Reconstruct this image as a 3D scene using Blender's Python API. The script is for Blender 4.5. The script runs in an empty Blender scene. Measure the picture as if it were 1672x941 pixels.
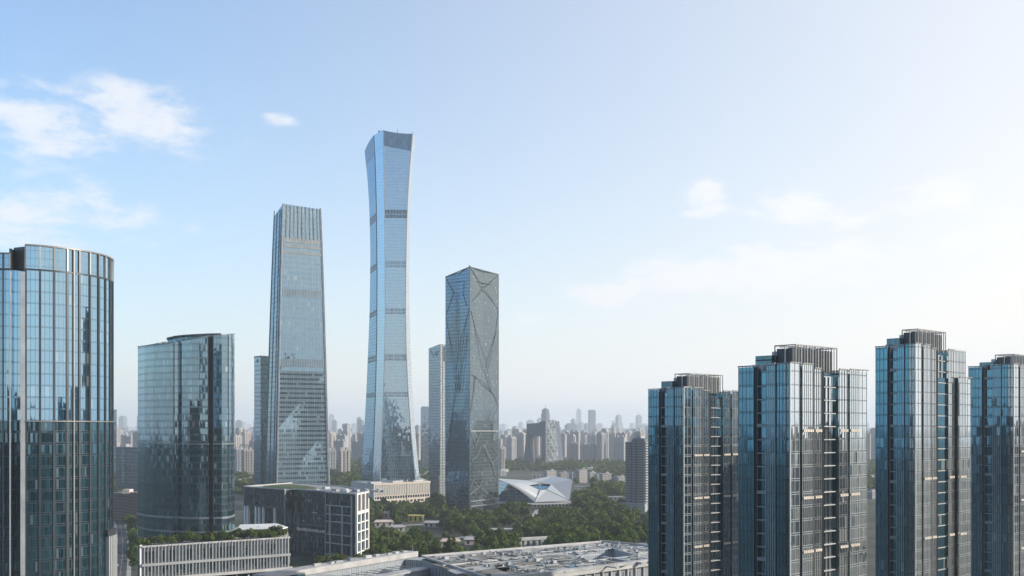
import bpy, math, random
from mathutils import Vector
rnd = random.Random(11)
sc = bpy.context.scene
COL = sc.collection
F = 1800.0; UC = 836.0; VH = 700.0; HC = 100.0     # focal length and horizon of the survey photograph, camera height in m
SUN_AZ, SUN_EL = math.radians(97), math.radians(21)

def X(u, D): return (u-UC)*D/F
def Z(v, D): return HC+(VH-v)*D/F
def P(u, v, D): return (X(u, D), D, Z(v, D))
def G(u, D): return (X(u, D), D)
def ground_at(u, v):
    D = HC*F/(v-VH); return (X(u, D), D)
def hit(u, v, A, B):
    """point seen at u, v on the vertical plane through plan points A, B"""
    k = (u-UC)/F; dx, dy = B[0]-A[0], B[1]-A[1]
    t = (k*A[1]-A[0])/(dx-k*dy)
    D = A[1]+t*dy
    return Vector((k*D, D, Z(v, D)))

# ------------------------------------------------------------------ mesh builder
class MB:
    def __init__(s): s.v = []; s.f = []; s.uv = []; s.mi = []
    def face(s, pts, uv=None, m=0):
        i = len(s.v); s.v += [tuple(p) for p in pts]
        s.f.append(tuple(range(i, i+len(pts)))); s.mi.append(m)
        if uv is None:
            a = Vector(pts[0]); b = Vector(pts[1]); c = Vector(pts[-1]); n = (b-a).cross(c-a)
            if abs(n.z) > 0.8*n.length: uv = [(p[0], p[1]) for p in pts]
            else:
                t = Vector((-n.y, n.x, 0)); t = t.normalized() if t.length > 1e-9 else Vector((1, 0, 0))
                uv = [(p[0]*t.x+p[1]*t.y, p[2]) for p in pts]
        s.uv += uv
        return s
    def prism(s, poly, z0, z1, m=0, cap=True, mtop=None, bottom=False):
        if sum(poly[i-1][0]*poly[i][1]-poly[i][0]*poly[i-1][1] for i in range(len(poly))) < 0: poly = poly[::-1]
        zt = z1 if isinstance(z1, (list, tuple)) else [z1]*len(poly)
        u = 0
        for i in range(len(poly)):
            a, b = poly[i], poly[(i+1) % len(poly)]; L = math.hypot(b[0]-a[0], b[1]-a[1])
            s.face([(a[0], a[1], z0), (b[0], b[1], z0), (b[0], b[1], zt[(i+1) % len(poly)]), (a[0], a[1], zt[i])],
                   [(u, z0), (u+L, z0), (u+L, zt[(i+1) % len(poly)]), (u, zt[i])], m)
            u += L
        if cap: s.face([(p[0], p[1], z) for p, z in zip(poly, zt)], None, m if mtop is None else mtop)
        if bottom: s.face([(p[0], p[1], z0) for p in poly[::-1]], None, m)
        return s
    def box(s, c, ex, ey, lx, ly, z0, z1, m=0):
        """box centred on plan point c with half sizes lx, ly along the plan axes ex, ey"""
        q = [(c[0]+ex[0]*a*lx+ey[0]*b*ly, c[1]+ex[1]*a*lx+ey[1]*b*ly) for a, b in ((-1, -1), (1, -1), (1, 1), (-1, 1))]
        return s.prism(q, z0, z1, m, True, None, True)
    def abox(s, x0, x1, y0, y1, z0, z1, m=0):
        return s.prism([(x0, y0), (x1, y0), (x1, y1), (x0, y1)], z0, z1, m, True, None, True)
    def bar(s, a, b, w, d=None, m=0):
        a = Vector(a); b = Vector(b); t = (b-a).normalized(); d = d or w
        up = Vector((0, 0, 1)) if abs(t.z) < 0.95 else Vector((1, 0, 0))
        p = t.cross(up).normalized(); q = p.cross(t).normalized()
        c = [p*w/2*i+q*d/2*j for i, j in ((-1, -1), (1, -1), (1, 1), (-1, 1))]
        for i in range(4):
            j = (i+1) % 4; s.face([a+c[i], a+c[j], b+c[j], b+c[i]], None, m)
        s.face([a+k for k in c[::-1]], None, m); s.face([b+k for k in c], None, m)
        return s
    def loft(s, levels, m=0, cap=True, close=True, us=None, mtop=None):
        """levels: lists of 3-D points (same count), bottom to top; u runs along the middle level in metres"""
        n = len(levels[0]); ref = levels[len(levels)//2]
        if us is None:
            us = [0.0]
            for i in range(n):
                a, b = ref[i], ref[(i+1) % n]; us.append(us[-1]+math.hypot(b[0]-a[0], b[1]-a[1]))
        for k in range(len(levels)-1):
            lo, hi = levels[k], levels[k+1]
            for i in range(n if close else n-1):
                j = (i+1) % n
                s.face([lo[i], lo[j], hi[j], hi[i]], [(us[i], lo[i][2]), (us[i+1], lo[j][2]), (us[i+1], hi[j][2]), (us[i], hi[i][2])], m)
        if cap: s.face(levels[-1], None, m if mtop is None else mtop)
        return s
    def build(s, name, mats, parent=None, smooth=False):
        me = bpy.data.meshes.new(name)
        o0 = parent.matrix_basis.translation.copy() if parent is not None else Vector((0, 0, 0))
        pp = parent.parent if parent is not None else None
        while pp is not None: o0 = o0+pp.matrix_basis.translation; pp = pp.parent
        me.from_pydata([(a[0]-o0.x, a[1]-o0.y, a[2]-o0.z) for a in s.v], [], s.f)
        ul = me.uv_layers.new(name='UVMap')
        ul.data.foreach_set('uv', [c for t in s.uv for c in t])
        for mt in (mats if isinstance(mats, (list, tuple)) else [mats]): me.materials.append(mt)
        me.polygons.foreach_set('material_index', s.mi)
        if smooth: me.polygons.foreach_set('use_smooth', [True]*len(s.f))
        me.update()
        o = bpy.data.objects.new(name, me); COL.objects.link(o)
        if parent is not None: o.parent = parent
        return o

def tag(o, label=None, cat=None, group=None, kind=None):
    if label: o['label'] = label
    if cat: o['category'] = cat
    if group: o['group'] = group
    if kind: o['kind'] = kind
    return o
def thing(name, label, cat, loc=(0, 0, 0), group=None):
    e = bpy.data.objects.new(name, None); COL.objects.link(e); e.location = loc
    e.empty_display_size = 1
    return tag(e, label, cat, group)
def copy_tree(o, parent=None):
    c = o.copy(); COL.objects.link(c)
    if parent is not None: c.parent = parent
    for ch in list(o.children): copy_tree(ch, c)
    return c

# ------------------------------------------------------------------ materials
class NT:
    def __init__(s, name):
        s.m = bpy.data.materials.new(name); s.m.use_nodes = True
        s.t = s.m.node_tree; s.t.nodes.clear()
        s.out = s.t.nodes.new('ShaderNodeOutputMaterial')
    def n(s, ty, **kw):
        x = s.t.nodes.new('ShaderNode'+ty)
        for k, v in kw.items(): setattr(x, k, v)
        return x
    def link(s, a, b): s.t.links.new(a, b)
    def put(s, sock, v):
        if hasattr(v, 'is_output'): s.link(v, sock)
        elif v is not None:
            if sock.type == 'RGBA' and len(v) == 3: v = (*v, 1)
            sock.default_value = v
    def math(s, op, a, b=None, c=None, clamp=False):
        x = s.n('Math', operation=op, use_clamp=clamp)
        for i, q in enumerate((a, b, c)):
            if q is not None: s.put(x.inputs[i], q)
        return x.outputs[0]
    def vmath(s, op, a, b=None, scale=None):
        x = s.n('VectorMath', operation=op)
        s.put(x.inputs[0], a)
        if b is not None: s.put(x.inputs[1], b)
        if scale is not None: s.put(x.inputs['Scale'], scale)
        return x.outputs['Value'] if op in ('DOT_PRODUCT', 'LENGTH') else x.outputs['Vector']
    def mix(s, f, a, b):
        x = s.n('Mix', data_type='RGBA'); s.put(x.inputs[0], f); s.put(x.inputs[6], a); s.put(x.inputs[7], b)
        return x.outputs[2]
    def mixs(s, f, a, b):
        x = s.n('MixShader'); s.put(x.inputs[0], f); s.link(a, x.inputs[1]); s.link(b, x.inputs[2]); return x.outputs[0]
    def noise(s, vec, scale, detail=3, rough=0.5):
        x = s.n('TexNoise'); x.inputs['Scale'].default_value = scale; x.inputs['Detail'].default_value = detail
        x.inputs['Roughness'].default_value = rough
        if vec is not None: s.link(vec, x.inputs['Vector'])
        return x
    def bsdf(s, col, rough=0.6, metal=0.0, spec=0.4, normal=None):
        x = s.n('BsdfPrincipled'); s.put(x.inputs['Base Color'], col); s.put(x.inputs['Roughness'], rough)
        x.inputs['Metallic'].default_value = metal; x.inputs['Specular IOR Level'].default_value = spec
        if normal is not None: s.link(normal, x.inputs['Normal'])
        return x.outputs[0]
    def done(s, sh): s.link(sh, s.out.inputs['Surface']); return s.m

def plain(name, col, rough=0.6, metal=0.0, var=0.25, scale=0.15, spec=0.4):
    t = NT(name); tc = t.n('TexCoord')
    nz = t.noise(tc.outputs['Object'], scale, 5, 0.6)
    nz2 = t.noise(tc.outputs['Object'], scale*14, 3, 0.6)
    f = t.math('ADD', t.math('MULTIPLY', nz.outputs['Fac'], 0.7), t.math('MULTIPLY', nz2.outputs['Fac'], 0.3))
    lo = tuple(c*(1-var) for c in col); hi = tuple(min(1, c*(1+var)) for c in col)
    r = t.n('MapRange'); t.link(f, r.inputs['Value']); r.inputs['From Min'].default_value = .3; r.inputs['From Max'].default_value = .7
    return t.done(t.bsdf(t.mix(r.outputs[0], lo, hi), rough, metal, spec))

def glass(name, tint=(.72, .85, .95), dark=(.018, .035, .045), refl=.35, pane=(1.5, 4.0), line=(.12, .14), lcol=(.06, .075, .085),
          sp=0.0, spcol=(.12, .15, .17), sprefl=.3, tilt=.012, blinds=.05, sub=None, wav=.006, lrough=.45, blindcol=(.22, .22, .2), lit=0.0):
    """curtain wall: panes of coated glass, each hung at its own slight angle, with mullions, transoms and spandrel panels"""
    t = NT(name); uv = t.n('UVMap').outputs[0]
    sx = t.n('SeparateXYZ'); t.link(uv, sx.inputs[0]); U, V = sx.outputs[0], sx.outputs[1]
    a = t.math('DIVIDE', U, pane[0]); b = t.math('DIVIDE', V, pane[1])
    fa, fb = t.math('FRACT', a), t.math('FRACT', b)
    cell = t.n('CombineXYZ'); t.link(t.math('FLOOR', a), cell.inputs[0]); t.link(t.math('FLOOR', b), cell.inputs[1])
    # a pane is split once more at the spandrel, which hangs at an angle of its own
    spm = t.math('LESS_THAN', fb, sp) if sp > 0 else None
    if spm is not None: t.link(spm, cell.inputs[2])
    geo = t.n('NewGeometry')
    wn = t.n('TexWhiteNoise', noise_dimensions='3D'); 
    cadd = t.vmath('ADD', cell.outputs[0], t.vmath('SCALE', t.n('ObjectInfo').outputs['Location'], None, .37))
    t.link(cadd, wn.inputs['Vector'])
    off = t.vmath('SCALE', t.vmath('SUBTRACT', wn.outputs['Color'], (.5, .5, .5)), None, tilt*2)
    nz = t.noise(t.vmath('MULTIPLY', geo.outputs['Position'], (1, 1, .22)), .2, 3, .55)
    off2 = t.vmath('SCALE', t.vmath('SUBTRACT', nz.outputs['Color'], (.5, .5, .5)), None, wav*2)
    N = t.vmath('NORMALIZE', t.vmath('ADD', t.vmath('ADD', geo.outputs['Normal'], off), off2))
    lw = t.n('LayerWeight'); lw.inputs['Blend'].default_value = .5
    fac = t.math('ADD', refl, t.math('MULTIPLY', t.math('POWER', lw.outputs['Facing'], 3.0), (1-refl)*.95))
    wv = wn.outputs['Value']
    room = t.vmath('SCALE', dark, None, t.math('ADD', .35, t.math('MULTIPLY', wv, 1.3)))
    blind = t.math('GREATER_THAN', wv, 1-blinds)
    room = t.mix(blind, room, blindcol)
    dif = t.n('BsdfDiffuse'); t.put(dif.inputs['Color'], room)
    gl = t.n('BsdfGlossy'); t.put(gl.inputs['Color'], tint); gl.inputs['Roughness'].default_value = .03; t.link(N, gl.inputs['Normal'])
    sh = t.mixs(fac, dif.outputs[0], gl.outputs[0])
    if spm is not None:
        spd = t.n('BsdfDiffuse'); t.put(spd.inputs['Color'], spcol)
        spg = t.n('BsdfGlossy'); t.put(spg.inputs['Color'], tint); spg.inputs['Roughness'].default_value = .08; t.link(N, spg.inputs['Normal'])
        ssh = t.mixs(t.math('MULTIPLY', fac, sprefl/max(refl, .01), clamp=True), spd.outputs[0], spg.outputs[0])
        sh = t.mixs(spm, sh, ssh)
    lm = t.math('MAXIMUM', t.math('LESS_THAN', fa, line[0]/pane[0]), t.math('LESS_THAN', fb, line[1]/pane[1]))
    if sp > 0:
        d = t.math('ABSOLUTE', t.math('SUBTRACT', fb, sp)); lm = t.math('MAXIMUM', lm, t.math('LESS_THAN', d, line[1]*.5/pane[1]))
    if sub:
        fs = t.math('FRACT', t.math('DIVIDE', U, pane[0]*sub)); lm = t.math('MAXIMUM', lm, t.math('LESS_THAN', fs, line[0]*2/(pane[0]*sub)))
    ls = t.bsdf(lcol, lrough, .35, .5)
    return t.done(t.mixs(lm, sh, ls))

def facade(name, wall, win=(.03, .04, .05), cell=(3.2, 3.0), hole=(.22, .72, .25, .75), var=.18, objvar=.0, rough=.8):
    """rendered wall with a window in every cell of its UV grid"""
    t = NT(name); uv = t.n('UVMap').outputs[0]
    sx = t.n('SeparateXYZ'); t.link(uv, sx.inputs[0])
    a = t.math('DIVIDE', sx.outputs[0], cell[0]); b = t.math('DIVIDE', sx.outputs[1], cell[1])
    fa, fb = t.math('FRACT', a), t.math('FRACT', b)
    m = t.math('MULTIPLY', t.math('MULTIPLY', t.math('GREATER_THAN', fa, hole[0]), t.math('LESS_THAN', fa, hole[1])),
               t.math('MULTIPLY', t.math('GREATER_THAN', fb, hole[2]), t.math('LESS_THAN', fb, hole[3])))
    geo = t.n('NewGeometry'); nzs = t.n('SeparateXYZ'); t.link(geo.outputs['Normal'], nzs.inputs[0])
    m = t.math('MULTIPLY', m, t.math('LESS_THAN', nzs.outputs[2], .7))
    cell_ = t.n('CombineXYZ'); t.link(t.math('FLOOR', a), cell_.inputs[0]); t.link(t.math('FLOOR', b), cell_.inputs[1])
    wn = t.n('TexWhiteNoise', noise_dimensions='3D'); t.link(cell_.outputs[0], wn.inputs['Vector'])
    tc = t.n('TexCoord'); nz = t.noise(tc.outputs['Object'], .06, 4, .6)
    oi = t.n('ObjectInfo')
    hi = tuple(min(1, c*(1+var)) for c in wall); lo = tuple(c*(1-var) for c in wall)
    wc = t.mix(nz.outputs['Fac'], lo, hi)
    if objvar > 0:
        rr = t.math('ADD', 1-objvar, t.math('MULTIPLY', oi.outputs['Random'], 2*objvar)); wc = t.vmath('SCALE', wc, None, rr)
    w2 = t.vmath('SCALE', win, None, t.math('ADD', .4, t.math('MULTIPLY', wn.outputs['Value'], 1.4)))
    return t.done(t.mixs(m, t.bsdf(wc, rough, 0, .3), t.bsdf(w2, .12, 0, .6)))

def leaf(name, a, b, objvar=.3):
    t = NT(name); geo = t.n('NewGeometry'); oi = t.n('ObjectInfo')
    nz = t.noise(geo.outputs['Position'], .13, 3, .6)
    wn = t.n('TexWhiteNoise', noise_dimensions='1D'); t.link(geo.outputs['Random Per Island'], wn.inputs['W'])
    f = t.math('ADD', t.math('MULTIPLY', nz.outputs['Fac'], .6), t.math('MULTIPLY', wn.outputs['Value'], .5), clamp=True)
    c = t.mix(f, a, b)
    c = t.vmath('SCALE', c, None, t.math('ADD', 1-objvar, t.math('MULTIPLY', oi.outputs['Random'], 2*objvar)))
    d = t.n('BsdfDiffuse'); t.link(c, d.inputs['Color'])
    tr = t.n('BsdfTranslucent'); t.link(t.vmath('MULTIPLY', c, (1.1, 1.15, .5)), tr.inputs['Color'])
    return t.done(t.mixs(.3, d.outputs[0], tr.outputs[0]))

M = {}
M['g_round'] = glass('coated_glass_round', (.50, .77, .96), (.010, .028, .040), .66, (1.553, 4.1), (.10, .045), (.03, .05, .065), .14, (.015, .035, .05), .54, .006, .06, 3, .016)
M['g_roundcrown'] = glass('coated_glass_crown', (.48, .75, .95), (.02, .05, .07), .62, (1.553, 2.75), (.08, .10), (.09, .10, .11), 0, tilt=.006, blinds=.0)
M['g_roundlow'] = glass('dark_glass_round', (.34, .60, .72), (.006, .026, .036), .26, (.776, 4.1), (.06, .17), (.045, .066, .082), .2, (.010, .022, .030), .2, .014, .05, 6, .012, .45, (.09, .125, .14))
M['g_slopelow'] = glass('dark_glass_sloped', (.40, .64, .74), (.007, .026, .034), .24, (.75, 4.0), (.06, .26), (.07, .09, .10), .22, (.012, .024, .03), .2, .022, .06, 4, .016, .45, (.15, .19, .19))
M['g_slope'] = glass('coated_glass_sloped', (.56, .78, .90), (.008, .026, .034), .40, (1.5, 4.0), (.10, .14), (.04, .05, .055), .22, (.02, .035, .04), .36, .010, .09, None, .022)
M['g_cwt'] = glass('coated_glass_fin', (.42, .66, .84), (.03, .055, .075), .46, (1.5, 4.6), (.22, .25), (.20, .25, .29), .25, (.10, .14, .17), .3, .010, .03, 4)
M['g_cwtlow'] = glass('coated_glass_striped', (.52, .72, .84), (.025, .05, .068), .46, (1.5, 4.3), (.14, .14), (.19, .245, .28), .5, (.14, .19, .225), .40, .006, .03, 4)
M['g_cwtside'] = glass('coated_glass_side', (.5, .68, .8), (.02, .035, .05), .28, (3.0, 4.6), (.2, .5), (.07, .10, .13), 0, tilt=.008)
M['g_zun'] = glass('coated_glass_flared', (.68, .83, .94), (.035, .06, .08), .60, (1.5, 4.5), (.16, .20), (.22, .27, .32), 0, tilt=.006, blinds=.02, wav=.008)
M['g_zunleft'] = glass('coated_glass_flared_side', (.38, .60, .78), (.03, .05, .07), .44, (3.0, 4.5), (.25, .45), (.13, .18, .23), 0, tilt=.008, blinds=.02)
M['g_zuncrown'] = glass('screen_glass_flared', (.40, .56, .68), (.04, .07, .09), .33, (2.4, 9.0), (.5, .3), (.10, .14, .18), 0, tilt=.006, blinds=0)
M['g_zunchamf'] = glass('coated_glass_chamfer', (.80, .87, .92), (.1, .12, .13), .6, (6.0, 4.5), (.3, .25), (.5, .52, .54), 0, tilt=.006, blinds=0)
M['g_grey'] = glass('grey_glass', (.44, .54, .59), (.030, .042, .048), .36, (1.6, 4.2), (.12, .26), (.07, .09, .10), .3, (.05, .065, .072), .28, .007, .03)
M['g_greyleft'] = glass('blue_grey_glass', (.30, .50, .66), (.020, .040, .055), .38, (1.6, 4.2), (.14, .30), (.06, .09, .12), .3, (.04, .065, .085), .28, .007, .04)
M['g_blue'] = glass('blue_glass', (.55, .72, .86), (.03, .05, .07), .36, (3.0, 4.2), (.25, .6), (.12, .16, .2), 0, tilt=.008)
M['g_bluelight'] = glass('pale_fin_glass', (.68, .82, .88), (.05, .08, .09), .3, (2.2, 4.2), (.5, .5), (.45, .48, .5), 0, tilt=.01)
M['g_dark'] = glass('dark_green_glass', (.36, .60, .68), (.006, .022, .028), .13, (1.5, 4.2), (.09, .20), (.03, .045, .05), .2, (.012, .026, .032), .14, .03, .11, None, .02)
M['g_resL'] = glass('residential_glass_blue_sky', (.19, .49, .70), (.004, .022, .036), .52, (1.15, 3.35), (.05, .06), (.03, .05, .065), .16, (.02, .04, .055), .35, .010, .04, None, .008)  # left-face copy: bluer, dimmer sky reflection put into the tint
M['g_resR'] = glass('residential_glass_bright_sky', (.92, .97, .98), (.022, .040, .050), .84, (1.15, 3.35), (.05, .05), (.06, .08, .09), .12, (.04, .06, .075), .45, .010, .13, None, .010, .45, (.30, .30, .28))  # right-face copy: bright sky reflection put into tint and reflectance
M['g_core'] = glass('dark_core_glass', (.24, .48, .62), (.005, .018, .028), .32, (1.4, 3.35), (.06, .35), (.03, .04, .05), 0, tilt=.015, blinds=.07)  # dark tinted glass for cores, plant rooms and windows
M['fin_dark'] = plain('dark_metal_fin', (.055, .065, .075), .4, .5)
M['fin_bronze'] = plain('bronze_metal_fin', (.21, .205, .20), .42, .3)
M['fin_pale'] = plain('pale_metal_fin', (.42, .43, .435), .45, .25)
M['steel'] = plain('grey_steel', (.20, .225, .24), .45, .4)
M['louver'] = plain('beige_louver', (.55, .49, .42), .55)
M['slab'] = plain('pale_concrete_slab', (.39, .385, .38), .7)
M['concrete'] = plain('concrete', (.32, .33, .33), .85)
M['roof'] = plain('roof_membrane', (.24, .245, .25), .9, 0, .35, .05)
M['roof_light'] = plain('pale_roof_membrane', (.345, .35, .355), .85, 0, .45, .06)
M['white'] = plain('white_panel', (.74, .73, .71), .5, 0, .08)
M['stone'] = plain('beige_stone', (.46, .41, .36), .8, 0, .12, .1)
M['stonefin'] = plain('grey_stone_fin', (.28, .295, .305), .75, 0, .15, .2)
M['band'] = plain('blue_grey_band', (.20, .255, .30), .4, .3)
M['darkvoid'] = plain('dark_recess', (.025, .03, .034), .5)
M['asphalt'] = plain('asphalt', (.05, .052, .055), .9, 0, .2, .05)
M['paving'] = plain('paving', (.30, .29, .28), .9, 0, .25, .08)
M['paint'] = plain('road_paint', (.70, .70, .68), .7, 0, .1)
M['bark'] = plain('bark', (.07, .05, .035), .9)
M['lawn'] = plain('lawn', (.05, .075, .028), 1, 0, .4, .04)
M['tyre'] = plain('tyre_rubber', (.02, .02, .02), .9)
M['carglass'] = plain('car_glass', (.02, .025, .03), .1, 0, .1)
M['museum'] = plain('white_metal_cladding', (.36, .385, .41), .38, .1, .06, .05)
M['diagrid'] = plain('diagrid_steel', (.30, .33, .35), .5, .3)
M['yellow'] = plain('yellow_render', (.50, .42, .12), .8)
M['pinkroof'] = plain('pale_pink_roof', (.50, .42, .38), .85)
M['leaf_a'] = leaf('leaves_dark', (.020, .046, .018), (.105, .145, .040))
M['leaf_b'] = leaf('leaves_mid', (.036, .070, .022), (.135, .17, .045))
M['leaf_c'] = leaf('leaves_olive', (.05, .07, .02), (.13, .14, .045))
M['leaf_stuff'] = leaf('leaves_wood', (.018, .040, .018), (.125, .15, .046), 0)

# ------------------------------------------------------------------ camera, sun, sky
cam = bpy.data.cameras.new('camera'); co = bpy.data.objects.new('camera', cam); COL.objects.link(co)
co.location = (0, 0, HC); co.rotation_euler = (math.radians(90), 0, 0)
cam.sensor_width = 36; cam.lens = 36*F/1672; cam.shift_y = (VH-470.5)/1672; cam.clip_start = 1; cam.clip_end = 60000
sc.camera = co
ts = Vector((math.cos(SUN_EL)*math.sin(SUN_AZ), math.cos(SUN_EL)*math.cos(SUN_AZ), math.sin(SUN_EL)))
sl = bpy.data.lights.new('sun', 'SUN'); sl.energy = 4.3; sl.angle = math.radians(.53); sl.color = (1, .92, .80)
so = bpy.data.objects.new('sun', sl); COL.objects.link(so); so.rotation_euler = ts.to_track_quat('Z', 'Y').to_euler(); so.location = (600, -50, 700)

w = bpy.data.worlds.new('World'); sc.world = w; w.use_nodes = True
class WT(NT):
    def __init__(s, w): s.t = w.node_tree; s.t.nodes.clear(); s.out = s.n('OutputWorld')
t = WT(w)
sky = t.n('TexSky', sky_type='NISHITA'); sky.sun_disc = False; sky.sun_elevation = SUN_EL; sky.sun_rotation = SUN_AZ
sky.altitude = 50; sky.air_density = 1.0; sky.dust_density = 1.5; sky.ozone_density = 1.5
tc = t.n('TexCoord'); dv = t.vmath('NORMALIZE', tc.outputs['Generated'])
sx = t.n('SeparateXYZ'); t.link(dv, sx.inputs[0])
az = t.math('ARCTAN2', sx.outputs[0], sx.outputs[1]); el = t.math('ARCSINE', sx.outputs[2])
# pale veil of thin haze: thick at the horizon and round the sun
hz = t.math('POWER', t.math('SUBTRACT', 1.0, t.math('ABSOLUTE', sx.outputs[2]), clamp=True), 7.0)
gd = t.vmath('DOT_PRODUCT', dv, tuple(Vector((math.sin(SUN_AZ-.30), math.cos(SUN_AZ-.30), .22)).normalized()))
glow = t.math('POWER', t.math('MULTIPLY', t.math('ADD', gd, 1.0), .5), 3.0)
veil = t.math('ADD', t.math('MULTIPLY', hz, .74), t.math('MULTIPLY', glow, 1.34), clamp=True)
VEILCOL = (5.2, 5.03, 4.82)
skyc = t.mix(veil, t.vmath('MULTIPLY', sky.outputs[0], (.68, .98, 1.18)), VEILCOL)
# clouds: soft patches of noise, gathered where the photograph has them, thin elsewhere
def ae(u, v):
    a, z = (u-UC)/F, (VH-v)/F
    return math.atan(a), math.atan(z/math.sqrt(1+a*a))
nv = t.n('CombineXYZ'); t.link(t.math('MULTIPLY', az, 1.0), nv.inputs[0]); t.link(t.math('MULTIPLY', el, 2.3), nv.inputs[1])
n1 = t.noise(nv.outputs[0], 21, 10, .62); n2 = t.noise(nv.outputs[0], 5, 4, .5)
wv_ = t.vmath('ADD', nv.outputs[0], t.vmath('SCALE', n2.outputs['Color'], None, .05)); t.link(wv_, n1.inputs['Vector'])
dens = None
for (u, v, su, sv, k) in [(60, 200, 115, 50, .80), (215, 182, 85, 44, .78), (258, 228, 75, 24, .66), (330, 217, 55, 12, .6), (452, 195, 34, 10, .80),
                          (40, 335, 140, 40, .72), (170, 352, 80, 22, .6), (60, 385, 130, 24, .6), (312, 376, 24, 9, .35), (1152, 320, 26, 26, .72), (1178, 336, 28, 22, .70), (1158, 348, 40, 11, .6),
                          (1300, 338, 42, 14, .55), (1400, 365, 60, 18, .5), (1525, 325, 70, 34, .8), (1600, 380, 120, 40, .6), (1000, 482, 70, 18, .9), (1180, 455, 150, 32, 1.0), (1330, 430, 160, 40, .8), (1290, 345, 90, 26, .75),
                          (1240, 480, 130, 24, .45), (1090, 500, 80, 18, .4), (880, 520, 60, 16, .35)]:
    a0, e0 = ae(u, v); sa, se = su/F, sv/F
    da = t.math('DIVIDE', t.math('SUBTRACT', az, a0), sa); de = t.math('DIVIDE', t.math('SUBTRACT', el, e0), se)
    g = t.math('MULTIPLY', t.math('EXPONENT', t.math('MULTIPLY', t.math('ADD', t.math('MULTIPLY', da, da), t.math('MULTIPLY', de, de)), -.75)), k)
    dens = g if dens is None else t.math('MAXIMUM', dens, g)
back = t.math('MULTIPLY', t.math('LESS_THAN', sx.outputs[1], .2), t.math('MULTIPLY', t.math('GREATER_THAN', n2.outputs['Fac'], .5), .3))
dens = t.math('ADD', dens, back)
cv = t.math('ADD', t.math('MULTIPLY', dens, 1.2), t.math('MULTIPLY', t.math('SUBTRACT', n1.outputs['Fac'], .5), 3.0))
mr = t.n('MapRange', interpolation_type='SMOOTHSTEP'); t.link(cv, mr.inputs['Value']); mr.inputs['From Min'].default_value = .20; mr.inputs['From Max'].default_value = 1.15
cl = t.math('MULTIPLY', mr.outputs[0], t.math('MINIMUM', t.math('MULTIPLY', dens, 2.0), .78))
CLOUDCOL = (4.55, 4.6, 4.8)
skyc = t.mix(cl, skyc, t.mix(glow, CLOUDCOL, (5.5, 5.4, 5.3)))
bg = t.n('Background'); t.link(skyc, bg.inputs['Color']); bg.inputs['Strength'].default_value = .15
t.link(bg.outputs[0], t.out.inputs['Surface'])

sc.view_settings.view_transform = 'Standard'; sc.view_settings.look = 'None'; sc.view_settings.exposure = .5; sc.view_settings.gamma = 1
sc.cycles.max_bounces = 8; sc.cycles.diffuse_bounces = 3; sc.cycles.glossy_bounces = 5; sc.cycles.transmission_bounces = 2
sc.cycles.volume_bounces = 2; sc.cycles.transparent_max_bounces = 8
sc.cycles.caustics_reflective = False; sc.cycles.caustics_refractive = False
sc.cycles.sample_clamp_indirect = 6
sc.cycles.use_denoising = True

# ------------------------------------------------------------------ setting: ground, roads, lawns, haze
def ground_mat():
    t = NT('ground_mix'); geo = t.n('NewGeometry')
    a = t.noise(geo.outputs['Position'], .004, 5, .6); b = t.noise(geo.outputs['Position'], .035, 5, .65)
    f = t.math('ADD', t.math('MULTIPLY', a.outputs['Fac'], .6), t.math('MULTIPLY', b.outputs['Fac'], .4))
    r = t.n('MapRange'); t.link(f, r.inputs['Value']); r.inputs['From Min'].default_value = .42; r.inputs['From Max'].default_value = .58
    return t.done(t.bsdf(t.mix(r.outputs[0], (.026, .038, .020), (.085, .083, .074)), .95, 0, .2))
tag(MB().face([(-20000, -6000, 0), (20000, -6000, 0), (20000, 30000, 0), (-20000, 30000, 0)]).build('ground', ground_mat()), 'flat city ground of soil, grass and paving out to the horizon', 'ground', kind='structure')
def strip(pts, wd):
    b = MB(); L, R = [], []
    for i, p in enumerate(pts):
        a = Vector(pts[max(i-1, 0)]); c = Vector(pts[min(i+1, len(pts)-1)]); d = (c-a).normalized(); n = Vector((-d.y, d.x))
        L.append((p[0]+n.x*wd/2, p[1]+n.y*wd/2)); R.append((p[0]-n.x*wd/2, p[1]-n.y*wd/2))
    return b, L, R
def sheet(name, pts, wd, z, mat, label, cat):
    b, L, R = strip(pts, wd)
    for i in range(len(pts)-1): b.face([(*R[i], z), (*R[i+1], z), (*L[i+1], z), (*L[i], z)])
    return tag(b.build(name, mat), label, cat, kind='structure')
street = [(-230, 640), (-265, 745), (-304, 860), (-348, 985), (-399, 1125), (-474, 1320)]
sheet('road', street, 11, .004, M['asphalt'], 'narrow asphalt street running away beside the round tower', 'road')
b, L, R = strip(street, 11)
for nm, q in (('pavement', L), ('pavement', R)):
    bb, l2, r2 = strip(q, 3)
    for i in range(len(q)-1):
        bb.face([(*r2[i], .13), (*r2[i+1], .13), (*l2[i+1], .13), (*l2[i], .13)])
        bb.face([(*r2[i], 0), (*r2[i+1], 0), (*r2[i+1], .13), (*r2[i], .13)]); bb.face([(*l2[i+1], 0), (*l2[i], 0), (*l2[i], .13), (*l2[i+1], .13)])
    tag(bb.build(nm, M['paving']), 'raised grey pavement along the street', 'pavement', kind='structure')
bb = MB()
for i in range(len(street)-1):
    a, c = Vector(street[i]), Vector(street[i+1]); d = (c-a).normalized(); n = Vector((-d.y, d.x)); k = 0
    while k < (c-a).length-4:
        p = a+d*k; q = p+d*4; bb.face([(*(p-n*.12), .008), (*(q-n*.12), .008), (*(q+n*.12), .008), (*(p+n*.12), .008)]); k += 9
tag(bb.build('road_markings', M['paint']), 'dashed white lane markings on the street', 'road marking', kind='structure')
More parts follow.
